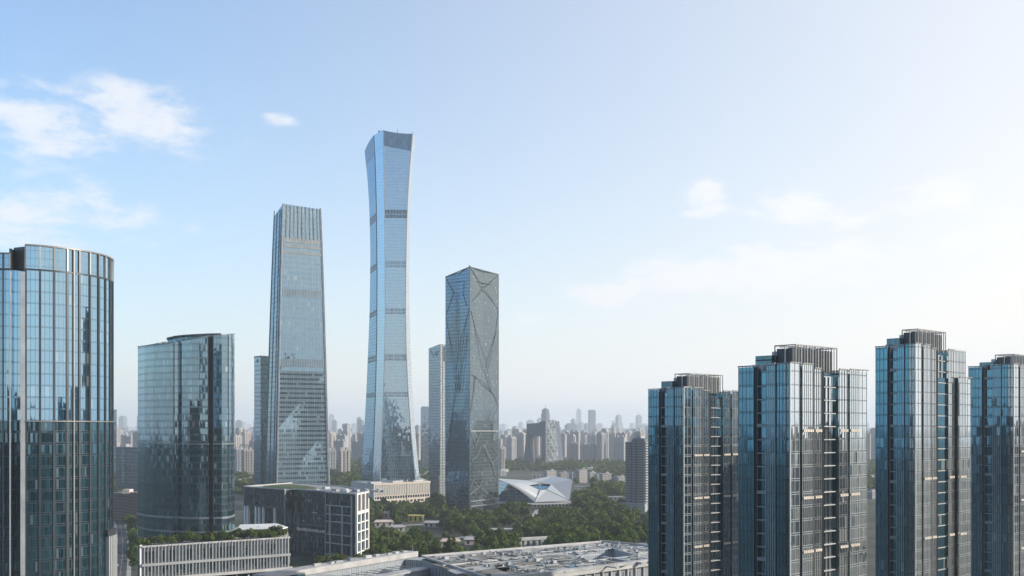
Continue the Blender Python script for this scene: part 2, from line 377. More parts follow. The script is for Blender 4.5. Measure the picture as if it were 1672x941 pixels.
sheet('road', [(-500, 1330), (-300, 1230), (-60, 1135), (120, 1090), (330, 1075), (520, 1100)], 14, .004, M['asphalt'], 'tree lined road crossing the park', 'road')
pa = [ground_at(*q) for q in ((879, 832), (868, 850), (850, 862), (838, 872), (800, 872), (740, 879))]
sheet('path', pa, 7, .008, M['paving'], 'pale winding path through the park trees', 'path')
pb = [ground_at(*q) for q in ((895, 868), (930, 873), (960, 878), (1000, 890))]
sheet('path', pb, 6, .008, M['paving'], 'pale path crossing the trees behind the flat roof', 'path')
pc = [ground_at(*q) for q in ((610, 862), (660, 858), (720, 855))]
sheet('path', pc, 9, .008, M['paving'], 'wide pale path beside the park pavilions', 'path')
for nm, q in (('lawn', ((690, 884), (728, 889), (778, 885), (760, 878))), ('lawn', ((612, 868), (650, 872), (700, 866), (660, 862)))):
    g_ = [ground_at(*p) for p in q]
    tag(MB().face([(x, y, .012) for x, y in g_]).build(nm, M['lawn']), 'mown lawn in a clearing of the park', 'lawn', kind='structure')

def haze():
    m = bpy.data.materials.new('haze_air'); m.use_nodes = True; nt = m.node_tree; nt.nodes.clear()
    o = nt.nodes.new('ShaderNodeOutputMaterial'); v = nt.nodes.new('ShaderNodeVolumePrincipled')
    v.inputs['Color'].default_value = (.83, .90, .975, 1); v.inputs['Density'].default_value = HAZE; v.inputs['Anisotropy'].default_value = .12
    nt.links.new(v.outputs[0], o.inputs['Volume'])
    b = MB().abox(-20200, 20200, -6200, 30200, -1, 540)
    return tag(b.build('haze', m), 'thin blue summer haze over the whole city', 'haze', kind='stuff')
HAZE = 7.6e-5
haze()

# ------------------------------------------------------------------ round glass tower at the left edge
def round_tower():
    c = (-179.8, 411.4); R = 29.0
    dc = Vector((.4005, -.9163)); rt = Vector((.9163, .4005))
    def pt(th, r):
        a = math.radians(th); q = dc*math.cos(a)+rt*math.sin(a); return (c[0]+q.x*r, c[1]+q.y*r)
    def fr(th):
        a = math.radians(th); q = dc*math.cos(a)+rt*math.sin(a); return (q.x, q.y), (-q.y, q.x)
    T = thing('round_glass_tower', 'blue glass round tower with tall dark fins and a glass crown, standing beside the street', 'skyscraper', (c[0], c[1], 0))
    zt, zc = 155.6, 163.8
    main = [(-3+3*i, R) for i in range(62)]                       # to 180
    back = [(180+3*i, R-.6) for i in range(1, 57)]
    back = [(a, r) for a, r in back if a <= 348]
    ring = [pt(a, r) for a, r in main+back]+[pt(348, 25.3), pt(357, 25.3)]
    MB().loft([[(*p, z) for p in ring] for z in (102.6, zt)], 0, True, True, None, 1).build('curtain_wall', [M['g_round'], M['roof']], T)
    MB().loft([[(*p, z) for p in ring] for z in (0, 102.6)], 0, False).build('lower_wall', M['g_roundlow'], T)
    crown = [pt(a, R-.12) for a in range(-3, 142, 3)]
    inner = [pt(a, R-.5) for a in range(-3, 142, 3)]
    cb = MB().loft([[(*p, z) for p in crown] for z in (zt, zc)], 0, False, False)
    cb.loft([[(*p, z) for p in inner[::-1]] for z in (zt, zc)], 0, False, False)
    cb.build('glass_crown', M['g_roundcrown'], T)
    # roof rail and ring beams
    def ring_band(name, a0, a1, r0, r1, z0, z1, mat):
        b = MB(); n = max(2, int((a1-a0)/3)); st = [a0+(a1-a0)*i/n for i in range(n+1)]
        for i in range(n):
            a, d = st[i], st[i+1]
            b.prism([pt(a, r0), pt(a, r1), pt(d, r1), pt(d, r0)], z0, z1, 0, True, None, True)
        return b.build(name, mat, T)
    ring_band('roof_rail', -3, 141, R-.6, R+.45, zc, zc+.55, M['fin_bronze'])
    ring_band('ring_beam', -3, 141, R, R+.25, zt-.35, zt+.25, M['fin_dark'])
    ring_band('ring_beam', -3, 100, R, R+.75, 102.4, 102.75, M['fin_bronze'])
    ring_band('ring_beam', 190, 348, R-.6, R, 155.1, 155.7, M['fin_dark'])
    ring_band('ring_beam', 60, 122, R+.1, R+1.4, 60, 62.5, M['fin_dark'])
    # wing crown behind the recess
    wing = [pt(a, R-.7) for a in range(192, 349, 3)]; wi = [pt(a, R-1.1) for a in range(192, 349, 3)]
    wb = MB().loft([[(*p, z) for p in wing] for z in (zt, 160.7)], 0, False, False); wb.loft([[(*p, z) for p in wi[::-1]] for z in (zt, 160.7)], 0, False, False)
    wb.build('wing_crown', M['g_roundcrown'], T)
    ring_band('roof_rail', 192, 348, R-1.2, R-.2, 160.7, 161.2, M['fin_bronze'])
    MB().prism([pt(-3, 25.5), pt(-3, R-.2), pt(-4.2, R-.2), pt(-10, 26.2), pt(-12, 25.5)], zt, 163.4).build('recess_wall', M['fin_dark'], T)
    MB().prism([pt(-12, 25.5), pt(-12, R-.2), pt(-13.4, R-.2), pt(-14, 25.5)], zt, 162.6).build('recess_wall', M['fin_dark'], T)
    # fins
    th = -3.0; k = 0
    while th < 140:
        e, g = fr(th); p = pt(th, R+.35)
        MB().box(pt(th, R+.12), e, g, .24, .36 if k % 3 else .44, 0, zt+.3).build('fin', M['fin_dark'], T)
        MB().box(pt(th, R+.1), e, g, .3, .26, zt+.3, zc+.4).build('crown_fin', M['fin_bronze'] if k % 2 == 0 else M['fin_pale'], T)
        th += 9.2; k += 1
    th = 30.6
    e, g = fr(29.2); MB().box(pt(29.2, R+.2), e, g, .35, .2, 0, zc).build('fin', M['fin_bronze'], T)
    for i in range(14):
        a = 347-i*4.6; e, g = fr(a)
        MB().box(pt(a, R-.4), e, g, .35, .16, 0, 160.9).build('wing_fin', M['fin_pale'] if i % 2 == 0 else M['fin_dark'], T)
    # bright pilaster at the recess, from just below the crown to the ground
    e, g = fr(-5); MB().box(pt(-4.6, R-.1), e, g, .6, .75, 0, 154.6).build('pilaster', M['fin_pale'], T)
    # pale stone fins of the base
    for i in range(21):
        a = 62+i*3.0; e, g = fr(a)
        MB().box(pt(a, R+.8), e, g, .8, .5, 0, 60).build('stone_fin', M['stonefin'], T)
    # plant room on the roof
    MB().prism([pt(a, 14) for a in range(0, 360, 20)], zt, 159.5).build('plant_room', M['concrete'], T)
round_tower()

# ------------------------------------------------------------------ glass tower with the sloping roof, and its podium
def slope_tower():
    T = thing('sloping_glass_tower', 'dark glass tower with a sloping top and curved roof canopy, rising from a planted podium', 'office tower', (*G(305, 662), 0))
    pl = [(225, 668), (236, 656), (250, 648), (270, 642), (284, 639), (291, 640), (297, 637), (310, 634.5), (325, 634), (340, 635), (343, 638), (346, 638), (348, 635.5), (362, 636), (373, 641), (379, 648), (383, 658), (378, 690), (340, 706), (270, 706), (232, 690)]
    tv = [567, 565.5, 564, 562, 560, 558, 557, 554.5, 552, 549.5, 549.3, 548.8, 548.6, 547.5, 546.5, 546, 546, 547, 550, 558, 565]
    pts = [G(u, d) for u, d in pl]; zt = [Z(v, d) for v, (u, d) in zip(tv, pl)]
    lv = []
    zm = Z(725, 640)
    for k in range(2): lv.append([(p[0], p[1], (zm, z)[k]) for p, z in zip(pts, zt)])
    MB().loft([[(*p, 0) for p in pts], [(*p, zm) for p in pts]], 0, False).build('lower_wall', M['g_slopelow'], T)
    MB().loft(lv, 0, False).build('curtain_wall', M['g_slope'], T)
    MB().face([(p[0], p[1], z-2.5) for p, z in zip(pts, zt)]).build('roof_deck', M['roof'], T)
    b = MB()
    for i in range(17):
        a, d = pts[i], pts[i+1]
        b.bar((a[0], a[1], zt[i]+.2), (d[0], d[1], zt[i+1]+.2), .6, .5)
    b.build('parapet_rail', M['steel'], T)
    # curved canopy over the plant room
    tp = [(272, 655, 551.5), (285, 650, 548.5), (300, 648, 546.8), (318, 648, 545.6), (340, 649, 544.6), (361, 650, 544.2)]
    fr_ = [P(u, v, d) for u, d, v in tp]; bk = [(x*(y+34)/y+(2 if k < 3 else -2), y+34, z) for k, (x, y, z) in enumerate(fr_)]
    cb = MB().loft([[(x, y, z-.9) for x, y, z in fr_+bk[::-1]], fr_+bk[::-1]], 0, True); cb.build('roof_canopy', M['fin_dark'], T)
    ins = [(x+.6, y+1.6) for x, y, z in fr_]+[(x-.6, y-2) for x, y, z in bk[::-1]]
    MB().loft([[(x, y, 147) for x, y in ins], [(x, y, z-.92) for (x, y), (_, _, z) in zip(ins, fr_+bk[::-1])]], 0, True).build('plant_room', M['g_core'], T)
    # vertical mullions and the dark groove
    d = MB()
    for i in (4, 9, 12, 14, 15):
        p = pts[i]; d.abox(p[0]-.2, p[0]+.2, p[1]-.35, p[1]+.05, 0, zt[i])
    d.build('mullion_grid', M['fin_dark'], T)
    g = MB().prism([pts[10], pts[11], (pts[11][0], pts[11][1]-.8), (pts[10][0], pts[10][1]-.8)], 0, zt[10]-.5); g.build('groove_panel', M['darkvoid'], T)
    cx, cy = G(305, 668)
    for v, h in ((725, .6), (845, 1.2), (868, .8)):
        z = Z(v, 640); g = MB()
        for i in range(17):
            a, q = pts[i], pts[i+1]
            g.bar((a[0]+(a[0]-cx)*.006, a[1]+(a[1]-cy)*.006, z), (q[0]+(q[0]-cx)*.006, q[1]+(q[1]-cy)*.006, z), .3, h)
        g.build('floor_band', M['steel'], T)
slope_tower()

def podium():
    zt = 35.2
    A, B = G(232, 600), G(472, 652)
    C, D = (B[0]-17, B[1]+78), (A[0]-40, A[1]+110)
    T = thing('podium_building', 'pale stone-finned podium block with a roof garden beneath the sloping glass tower', 'podium', (A[0], A[1], 0))
    MB().prism([A, B, C, D], 18, zt, 0, True, 1).build('wall', [M['concrete'], M['roof']], T)
    d = Vector((B[0]-A[0], B[1]-A[1])); L = d.length; d.normalize(); n = Vector((d.y, -d.x))
    N = 45
    for i in range(N):
        s = L*(i+.5)/N; p = Vector(A)+d*s+n*.5
        wdt = .4 if i % 2 else .55
        MB().box(p, d, n, wdt/2, .55, 18.6, zt+(.6 if i % 3 else .2)).build('stone_fin', M['stonefin'], T)
    for k, z in enumerate((20.0, 27.2)):
        for i in range(N):
            s = L*(i+1)/N; p = Vector(A)+d*s
            if rnd.random() < .62: MB().box(p+n*.06, d, n, L/N*.27, .06, z+rnd.choice((0, 0, 2)), z+5.6).build('window', M[rnd.choice(('g_core', 'steel', 'g_dark'))], T)
    p = Vector(A)+d*L/2; MB().box(p+n*.6, d, n, L/2+.4, .7, 24.9, 26.3).build('floor_band', M['stonefin'], T)
    MB().box(p+n*.2, d, n, L/2+.4, .5, zt, zt+.9).build('parapet', M['slab'], T)
    MB().box(p+n*1.0, d, n, L/2+1.2, 1.6, 16.9, 18.4).build('floor_slab', M['slab'], T)
    base = [Vector(A)-n*3+d*2, Vector(B)-n*3-d*2, Vector(C), Vector(D)]
    MB().prism([tuple(q) for q in base], 0, 17, 0).build('glass_base', M['g_dark'], T)
    for i in range(12):
        q = Vector(A)+d*(L*(i+.5)/12)-n*.4; MB().box(q, d, n, .5, .5, 0, 16.9).build('column', M['slab'], T)
    # end wall at the left with pale edge
    e = Vector((D[0]-A[0], D[1]-A[1])).normalized()
    MB().box(Vector(A)-d*.6+e*.6, d, e, .6, .6, 0, zt+1.4).build('corner_pier', M['white'], T)
    # white wing canopy on the podium roof
    C0 = thing('white_roof_canopy', 'white wing-shaped canopy standing over the podium roof garden', 'canopy', (*G(425, 668), zt))
    u = [(386, 668), (462, 650), (470, 660), (452, 700), (392, 706)]
    lo = [P(a, v, D_) for (a, D_), v in zip(u, (867, 864, 862, 856, 858))]
    cx = sum(q[0] for q in lo)/5; cy = sum(q[1] for q in lo)/5
    low = [(cx+(x-cx)*.72, cy+(y-cy)*.72, z-3.6) for x, y, z in lo]
    MB().loft([low, lo, [(x, y, z+.5) for x, y, z in lo]], 0, True).build('canopy_shell', M['white'], C0)
    for i in range(4):
        q = low[i]; MB().abox(q[0]-.25, q[0]+.25, q[1]-.25, q[1]+.25, zt, q[2]+.1).build('post', M['steel'], C0)
    MB().abox(cx-4, cx+4, cy-3, cy+3, lo[0][2]+.52, lo[0][2]+1.8).build('roof_hatch', M['steel'], C0)
    pv = MB().prism([(cx+(x-cx)*.62, cy+(y-cy)*.62) for x, y, z in lo], zt+.01, lo[0][2]-3.5); pv.build('glass_pavilion_wall', M['g_core'], C0)
    return A, B, d, n, L, zt
POD = podium()

# ------------------------------------------------------------------ low dark glass building with white pillars
def low_building():
    A, Bc, Cc = G(398, 905), G(580, 800), G(600, 833)
    A2 = (A[0]+28, A[1]+62); C2 = (Cc[0]-30, Cc[1]+76)
    T = thing('low_glass_building', 'low dark glass block with white pillars and a slotted white end wall, grassed roof', 'office building', (Bc[0], Bc[1], 0))
    zt = 52.0
    d = Vector((Bc[0]-A[0], Bc[1]-A[1])); L = d.length; d.normalize(); n = Vector((d.y, -d.x))
    if n.y > 0: n = -n
    mid = Vector(A)+d*(L*.40); m2 = Vector(A)+d*(L*.76); BK = 7.0
    off = lambda s: -n*BK if L*.40 < s < L*.76 else n*0
    up = [A, tuple(mid), tuple(mid-n*BK), tuple(m2-n*BK), tuple(m2), Bc, Cc, C2, A2]
    MB().prism(up, 38, zt, 0, True, 1).build('upper_wall', [M['g_dark'], M['roof']], T)
    rec = [tuple(Vector(A)-n*6), tuple(mid-n*6), tuple(mid-n*(BK+.02)), tuple(m2-n*(BK+.02)), tuple(m2), Bc, Cc, C2, A2]
    MB().prism(rec, 0, 37.99, 0, False).build('lower_wall', M['g_dark'], T)
    for q_ in (mid, m2): MB().box(q_+n*.15, d, n, .45, .5, 0, zt+.6).build('corner_post', M['steel'], T)
    MB().prism([A, tuple(mid), tuple(mid-n*6), tuple(Vector(A)-n*6)], 36.9, 37.95, 0, True, None, True).build('soffit', M['fin_dark'], T)
    for s in (1, 5, 17, 22, 28, 44):
        if s < L*.40: MB().box(Vector(A)+d*s-n*1.0, d, n, .85 if s % 2 else .6, .9, 0, 37).build('pillar', M['white'], T)
    p0 = Vector(A)+d*(L*.80)
    for k, s in enumerate((.80, .90, .975)):
        MB().box(Vector(A)+d*(L*s)+n*.5, d, n, .42, .5, 4, 43 if k < 2 else 51).build('frame_post', M['slab'], T)
    for z in (6, 14.5, 21, 30.5, 36, 42.5):
        MB().box(Vector(A)+d*(L*.87)+n*.3, d, n, L*.105, .3, z, z+.7).build('frame_beam', M['slab'], T)
    for z in (42.6, 47.2):
        for a_, b_ in ((0, .398), (.402, .758), (.762, 1)): MB().box(Vector(A)+d*(L*(a_+b_)/2)+n*.1+off(L*(a_+b_)/2), d, n, L*(b_-a_)/2, .1, z, z+.35).build('floor_band', M['fin_dark'], T)
    for k, z in enumerate((8.5, 12.8, 17, 25.5, 29.8, 34)):
        MB().box(Vector(A)+d*(L*.58)+n*.1-n*BK, d, n, L*.178, .1, z, z+(.3 if k % 2 else .5)).build('floor_band', M['steel' if k == 3 else 'fin_dark'], T)
    for k in range(46):
        s = L*(k+.5)/46; MB().box(Vector(A)+d*s+n*.14+off(s), d, n, .07, .12, 38.2 if s < L*.41 else 3, 51.6).build('fin', M['steel' if k % 4 == 0 else 'fin_dark'], T)
    # string of pale louvres low on the set-back wall, and sunshades
    for i in range(12):
        MB().box(Vector(A)+d*(L*(.45+.022*i))+n*.2-n*BK, d, n, L*.007, .2, 20.5, 22+rnd.random()).build('vent_louver', M['louver'], T)
    for (s, z, w_) in ((.60, 35, 6), (.64, 31, 3), (.70, 40, 4), (.50, 28, 2), (.55, 44, 3)):
        MB().box(Vector(A)+d*(L*s)+n*.15-n*BK, d, n, w_/2, .15, z, z+.7).build('sunshade', M['fin_pale'], T)
    # white end wall, two rows of tall slots
    e = Vector((Cc[0]-Bc[0], Cc[1]-Bc[1])); EL = e.length; e.normalize(); m = Vector((e.y, -e.x))
    if m.x < 0: m = -m
    E = MB()
    nb = 3
    for i in range(nb+1):
        s = EL*i/nb; E.box(Vector(Bc)+e*min(max(s, 1.1), EL-1.1)+m*.7, e, m, 1.1, .7, 2, 53)
    E.build('end_frame', M['white'], T)
    for z in (2, 9, 16.5, 24, 30.5, 37.2, 51.6):
        MB().box(Vector(Bc)+e*EL/2+m*.55, e, m, EL/2-.1, .5, z, z+(2.2 if z in (37.2, 2) else .8)).build('end_beam', M['white'], T)
    for i in range(nb):
        MB().box(Vector(Bc)+e*(EL*(i+.5)/nb)+m*.5, e, m, .35, .45, 39.5, 51.5).build('end_fin', M['louver'], T)
    # roof: parapet, planted mound, ducts and plant boxes
    for a, q in ((A, tuple(mid)), (tuple(mid-n*BK), tuple(m2-n*BK)), (tuple(m2), Bc), (Bc, Cc), (Cc, C2), (C2, A2), (A2, A)):
        MB().bar((*a, zt+.45), (*q, zt+.45), .7, .9).build('parapet', M['slab'], T)
    cm = Vector(A)+d*(L*.22)-n*22
    lv = []
    for k in range(6):
        f = 1-(k/5)**2*.97; lv.append([(cm.x+math.cos(a*math.pi/12)*26*f*d.x*1.2+math.sin(a*math.pi/12)*16*f*n.x, cm.y+math.cos(a*math.pi/12)*26*f*d.y*1.2+math.sin(a*math.pi/12)*16*f*n.y, zt+.05+k*.5) for a in range(24)])
    MB().loft(lv, 0, True).build('grass_mound', M['lawn'], T, True)
    for i in range(16):
        q = Vector(A)+d*rnd.uniform(L*.45, L*.96)-n*rnd.uniform(9, 40)
        h = rnd.uniform(.8, 2.4); MB().box(q, d, n, rnd.uniform(1.2, 5), rnd.uniform(.8, 2.5), zt, zt+h).build('vent_unit', rnd.choice([M['fin_pale'], M['roof_light'], M['steel']]), T)
low_building()

# ------------------------------------------------------------------ tall tapered tower with a finned crown, and its neighbour
def tapered_tower():
    FL, FR, SL = 1000., 1021., 1033.
    def corners(v):
        q = (v-333)/(880-333)
        t = q**.85
        a = 462+(451-462)*t; b = 523.3+(539.5-523.3)*t; c = 448.2+(430.5-448.2)*t
        return a, b, c
    def lev(v, FLd=FL):
        z = Z(v, FL); a, b, c = corners(v)
        pa, pb, pc = G(a, FL), G(b, FR), G(c, SL); pd = (pb[0]+pc[0]-pa[0]+6, pb[1]+pc[1]-pa[1])
        return [pa, pb, pd, pc], z
    T = thing('tapered_glass_tower', 'tall tapering blue-grey glass tower with a crown of pale vertical fins', 'skyscraper', (*G(495, 1025), 0))
    def skin(vs, name, mf, ms, top=False):
        f = MB(); s = MB(); L = [lev(v) for v in vs]
        for k in range(len(L)-1):
            (p, z0), (q, z1) = L[k], L[k+1]
            for i in range(4):
                j = (i+1) % 4; W = (40.5, 42, 40, 42)[i]
                (f if i in (0, 1) else s).face([(*p[i], z0), (*p[j], z0), (*q[j], z1), (*q[i], z1)], [(0, z0), (W, z0), (W, z1), (0, z1)])
        if top: f.face([(*p, L[-1][1]) for p in L[-1][0]], None, 1)
        f.build(name, [mf, M['roof']], T); s.build('side_wall', ms, T)
    skin([880, 800, 700, 605], 'striped_wall', M['g_cwtlow'], M['g_cwtside'])
    skin([605, 545, 484], 'striped_wall', M['g_cwt'], M['g_cwtside'])
    skin([484, 440, 400, 346], 'fin_wall', M['g_cwt'], M['g_cwtside'], True)
    # crown screen of glass between pale fins
    cr = MB(); p, z0 = lev(346); q, z1 = lev(334)
    tops = [z1+.8, z1-.5, z1-8, z1-4.5]
    for i in range(4):
        j = (i+1) % 4; cr.face([(*p[i], z0), (*p[j], z0), (*q[j], tops[j]), (*q[i], tops[i])])
    cr.build('crown_screen', M['g_cwt'], T)
    for i in range(11):
        t_ = i/10.
        def fp(v, o=1.0):
            (pp, z) = lev(v); a, b = Vector(pp[0]), Vector(pp[1]); n = Vector((b-a)); n = Vector((n.y, -n.x)).normalized()
            r = a.lerp(b, t_)+n*o*.5; return (r.x, r.y, z)
        MB().bar(fp(388), fp(333.5), .42, .6).build('crown_fin', M['fin_pale'], T)
    for v, h in ((391, 4.5), (400, 3), (411, 2.2), (592, 7.5), (477, 7)):
        p, z = lev(v); b = MB(); a, c, dd, e = [Vector(x) for x in p]; n = Vector((c.y-a.y, -(c.x-a.x))).normalized()*.15
        for k in range(27):
            r = a.lerp(c, (k+.5)/27)+n; d = (c-a).normalized(); b.box(r, d, n.normalized(), (c-a).length/54*(.62 if h > 5 else .8), .12, z-h/2, z+h/2)
        b.build('louver_band', M['steel'] if h < 5 else M['band'], T)
    # corner posts, following the taper
    for i, w_, mt in ((0, 1.1, 'fin_pale'), (1, 1.6, 'fin_pale'), (3, .8, 'steel')):
        b = MB(); vs = [880, 790, 700, 605, 484, 400, 333]
        for k in range(6):
            (p, z0), (q, z1) = lev(vs[k]), lev(vs[k+1]); b.bar((p[i][0], p[i][1]-.3, z0), (q[i][0], q[i][1]-.3, z1+.05), w_, w_)
        b.build('corner_post', M[mt], T)
    b = MB(); vs = [880, 700, 545, 400, 340]
    for t_ in (.35, .68, .86):
        for k in range(4):
            (p, z0), (q, z1) = lev(vs[k]), lev(vs[k+1]); a = Vector(p[3]).lerp(Vector(p[0]), t_); c = Vector(q[3]).lerp(Vector(q[0]), t_); b.bar((a.x-.2, a.y-.2, z0), (c.x-.2, c.y-.2, z1), .5, .5)
    b.build('mullion_grid', M['steel'], T)
tapered_tower()

def emblem_building():
    A, B, C = G(415, 1062), G(425.5, 1048), G(447, 1066)
    T = thing('slim_office_tower', 'slim grey-blue tower with a leaf emblem near the top, left of the tapering tower', 'office tower', (B[0], B[1], 0))
    zt = Z(582, 1050)
    D = (A[0]+C[0]-B[0], A[1]+C[1]-B[1]+10)
    b = MB(); 
    for (p, q, m) in ((A, B, 0), (B, C, 1), (C, D, 1), (D, A, 0)):
        L = math.hypot(q[0]-p[0], q[1]-p[1]); b.face([(*p, 0), (*q, 0), (*q, zt), (*p, zt)], [(0, 0), (L, 0), (L, zt), (0, zt)], m)
    b.face([(*p, zt-1) for p in (A, B, C, D)], None, 2)
    b.build('wall', [M['g_blue'], M['g_dark'], M['roof']], T)
    for p, q in ((A, B), (B, C)): MB().bar((*p, zt), (*q, zt), .8, 1.2).build('parapet', M['steel'], T)
    # emblem: three leaves over a bar
    e = MB(); o = hit(420.5, 590.5, A, B); d = Vector((B[0]-A[0], B[1]-A[1], 0)).normalized(); n = Vector((d.y, -d.x, 0)); n = n if n.y < 0 else -n
    o = o+n*.15
    for a in (-50, 0, 50):
        r = math.radians(a); ax = d*math.sin(r)+Vector((0, 0, 1))*math.cos(r); pr = d*math.cos(r)-Vector((0, 0, 1))*math.sin(r)
        e.face([o+ax*.2, o+ax*1.5+pr*.6, o+ax*3.1, o+ax*1.5-pr*.6])
    e.face([o-d*1.8-Vector((0, 0, .8)), o+d*1.8-Vector((0, 0, .8)), o+d*1.4-Vector((0, 0, .2)), o-d*1.4-Vector((0, 0, .2))])
    e.build('emblem_logo', M['darkvoid'], T)
    b = MB()
    for z in range(8, int(zt), 9): b.bar((*B, z), (*C, z), .3, .7)
    b.build('floor_band', M['fin_dark'], T)
emblem_building()

# ------------------------------------------------------------------ tallest tower: flared, waisted
def interp(tab, v):
    for (a, x), (b, y) in zip(tab, tab[1:]):
        if v <= b:
            t = (v-a)/(b-a); return x+(y-x)*t
    return tab[-1][1]
ZL = [(213, 594.3), (245, 597.2), (270, 599.6), (310, 602.3), (350, 603.8), (400, 604.6), (450, 604.3), (505, 603.3), (560, 601.3), (650, 597.6), (700, 594.8), (790, 589.8)]
ZA = [(213, 610.3), (270, 612.6), (340, 614.4), (450, 615.4), (560, 614.8), (650, 612.6), (700, 610.8), (790, 607.3)]
ZB = [(213, 625.6), (270, 627.0), (340, 628.2), (400, 628.8), (505, 629.2), (560, 628.6), (650, 626.2), (700, 624.2), (790, 620.6)]
ZC = [(213, 674.2), (245, 671.3), (270, 669.2), (300, 667), (340, 665), (400, 663.4), (450, 662.6), (505, 662.2), (560, 663), (600, 664.2), (650, 667), (700, 670.5), (740, 674.2), (790, 679.2)]
ZR = [(213, 679.4), (245, 675.6), (270, 673.6), (310, 671.4), (350, 670), (400, 668.8), (450, 668.3), (505, 668.6), (560, 670.2), (600, 671.6), (650, 674.2), (700, 677.6), (740, 681), (790, 685.6)]
DB = 1500.
def zun_level(v):
    """plan of the tower at the height seen at row v (corner depths are fixed, widths follow the measured outline)"""
    z = Z(v, DB)
    L, A, B, C, R = G(interp(ZL, v), 1565), G(interp(ZA, v), 1516), G(interp(ZB, v), DB), G(interp(ZC, v), 1502), G(interp(ZR, v), 1520)
    cx = (L[0]+R[0])/2; cy = (L[1]+R[1])/2+6
    bk = [(2*cx-p[0], 2*cy-p[1]) for p in (A, B, C)]
    return [L, A, B, C, R]+bk, z
def flared_tower():
    T = thing('flared_skyscraper', 'tallest tower, pale blue glass, waisted in the middle and flaring to the top', 'skyscraper', (*G(640, 1545), 0))
    vs = [786, 770, 745, 720, 700, 675, 650, 620, 590, 560, 530, 505, 475, 450, 425, 400, 370, 350, 330, 310, 290, 270, 255, 245]
    L = [zun_level(v) for v in vs]
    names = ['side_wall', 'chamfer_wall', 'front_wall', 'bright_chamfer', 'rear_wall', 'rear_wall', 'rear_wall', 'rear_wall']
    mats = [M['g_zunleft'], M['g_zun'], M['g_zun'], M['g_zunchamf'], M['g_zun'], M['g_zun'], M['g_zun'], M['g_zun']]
    def lerp2(a, b, t): return (a[0]+(b[0]-a[0])*t, a[1]+(b[1]-a[1])*t)
    for i in range(8):
        j = (i+1) % 8; b = MB(); n = 1
        W0 = math.dist(L[12][0][i], L[12][0][j])
        for (p, z0), (q, z1) in zip(L, L[1:]):
            b.face([(*p[i], z0), (*p[j], z0), (*q[j], z1), (*q[i], z1)], [(0, z0), (W0, z0), (W0, z1), (0, z1)])
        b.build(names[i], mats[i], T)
    # crown: darker screen with a sagging rim
    topv = [227, 216, 213, 218, 219.5, 218, 216, 220]
    lowv = [252, 245, 238, 246.5, 244, 245, 245, 250]
    def at(i, v): p, z = zun_level(v); return (*p[i], z)
    for i in range(8):
        j = (i+1) % 8; b = MB(); n = 8; W0 = math.dist(L[-1][0][i], L[-1][0][j])
        for k in range(n):
            def pp(t, low):
                a, c = (lowv, topv)[not low][i], (lowv, topv)[not low][j]
                v = a+(c-a)*t+(0 if low else (1.6*math.sin(math.pi*t) if i in (2, 4, 6) else -2.2*math.sin(math.pi*t) if i == 0 else 0))
                A_, B_ = at(i, v), at(j, v); r = lerp2(A_, B_, t); o = (r[0], r[1]); return (o[0]+(o[0]-L[0][0][0][0])*0, o[1], Z(v, DB))
            t0, t1 = k/n, (k+1)/n
            a, c, e, f = pp(t0, True), pp(t1, True), pp(t1, False), pp(t0, False)
            cx, cy = X(637, 1545), 1548
            ex = lambda q: (q[0]+(q[0]-cx)*.004, q[1]+(q[1]-cy)*.004, q[2])
            b.face([ex(a), ex(c), ex(e), ex(f)], [(W0*t0, a[2]), (W0*t1, c[2]), (W0*t1, e[2]), (W0*t0, f[2])], 0)
            # bare wall between the last level and the screen's lower edge lies just inside
            p_, z_ = L[-1]; r0, r1 = lerp2(p_[i], p_[j], t0), lerp2(p_[i], p_[j], t1)
            g, h = zun_level(225); s0, s1 = lerp2(g[i], g[j], t0), lerp2(g[i], g[j], t1)
            b.face([(*r0, z_), (*r1, z_), (*s1, min(h, e[2]-1)), (*s0, min(h, f[2]-1))], [(W0*t0, z_), (W0*t1, z_), (W0*t1, h), (W0*t0, h)], 1)
        b.build('crown_screen', [M['g_zuncrown'] if i in (0, 2, 6) else (M['g_zunchamf'] if i == 3 else M['g_zun']), mats[i]], T)
    p, z = zun_level(230); MB().face([(*q, z) for q in p]).build('roof_deck', M['roof'], T)
    for (u, v, s) in ((637, 216, 1.0), (619, 213.5, 1.0), (623, 213.5, .9)):
        x, y, zz = P(u, v, 1535); MB().abox(x-s, x+s, y-s, y+s, zz-14, zz).build('maintenance_crane', M['steel'], T)
    x, y, zz = P(649, 214, 1530); MB().abox(x-.3, x+.3, y-.3, y+.3, zz-14, zz+3).build('mast', M['steel'], T)
    # plant floors: grilles on the front and side
    for v0, v1, mt, gp in ((342.5, 356, 'fin_dark', .30), (426.5, 436.5, 'band', .42), (503.5, 513, 'band', .42), (578.5, 589, 'band', .42), (640, 648, 'band', .5)):
        for i in (0, 2):
            b = MB(); p0, z1 = zun_level(v0); p1, z0 = zun_level(v1); j = i+1; N = 15 if i == 2 else 9
            a, c = Vector(p0[i]), Vector(p0[j]); a1, c1 = Vector(p1[i]), Vector(p1[j]); n = Vector((c.y-a.y, a.x-c.x)).normalized()*.25
            if n.y > 0: n = -n
            for k in range(N):
                for (h0, h1) in ((0, .42), (.5, 1)):
                    t0, t1 = (k+gp*.5)/N, (k+1-gp*.5)/N; 
                    q = [a1.lerp(a, h0).lerp(c1.lerp(c, h0), t0)+n, a1.lerp(a, h0).lerp(c1.lerp(c, h0), t1)+n, a1.lerp(a, h1).lerp(c1.lerp(c, h1), t1)+n, a1.lerp(a, h1).lerp(c1.lerp(c, h1), t0)+n]
                    zz = [z0+(z1-z0)*h0]*2+[z0+(z1-z0)*h1]*2
                    b.face([(*w_, h_) for w_, h_ in zip(q, zz)])
            b.build('plant_grille', M[mt] if i == 2 else M['band'], T)
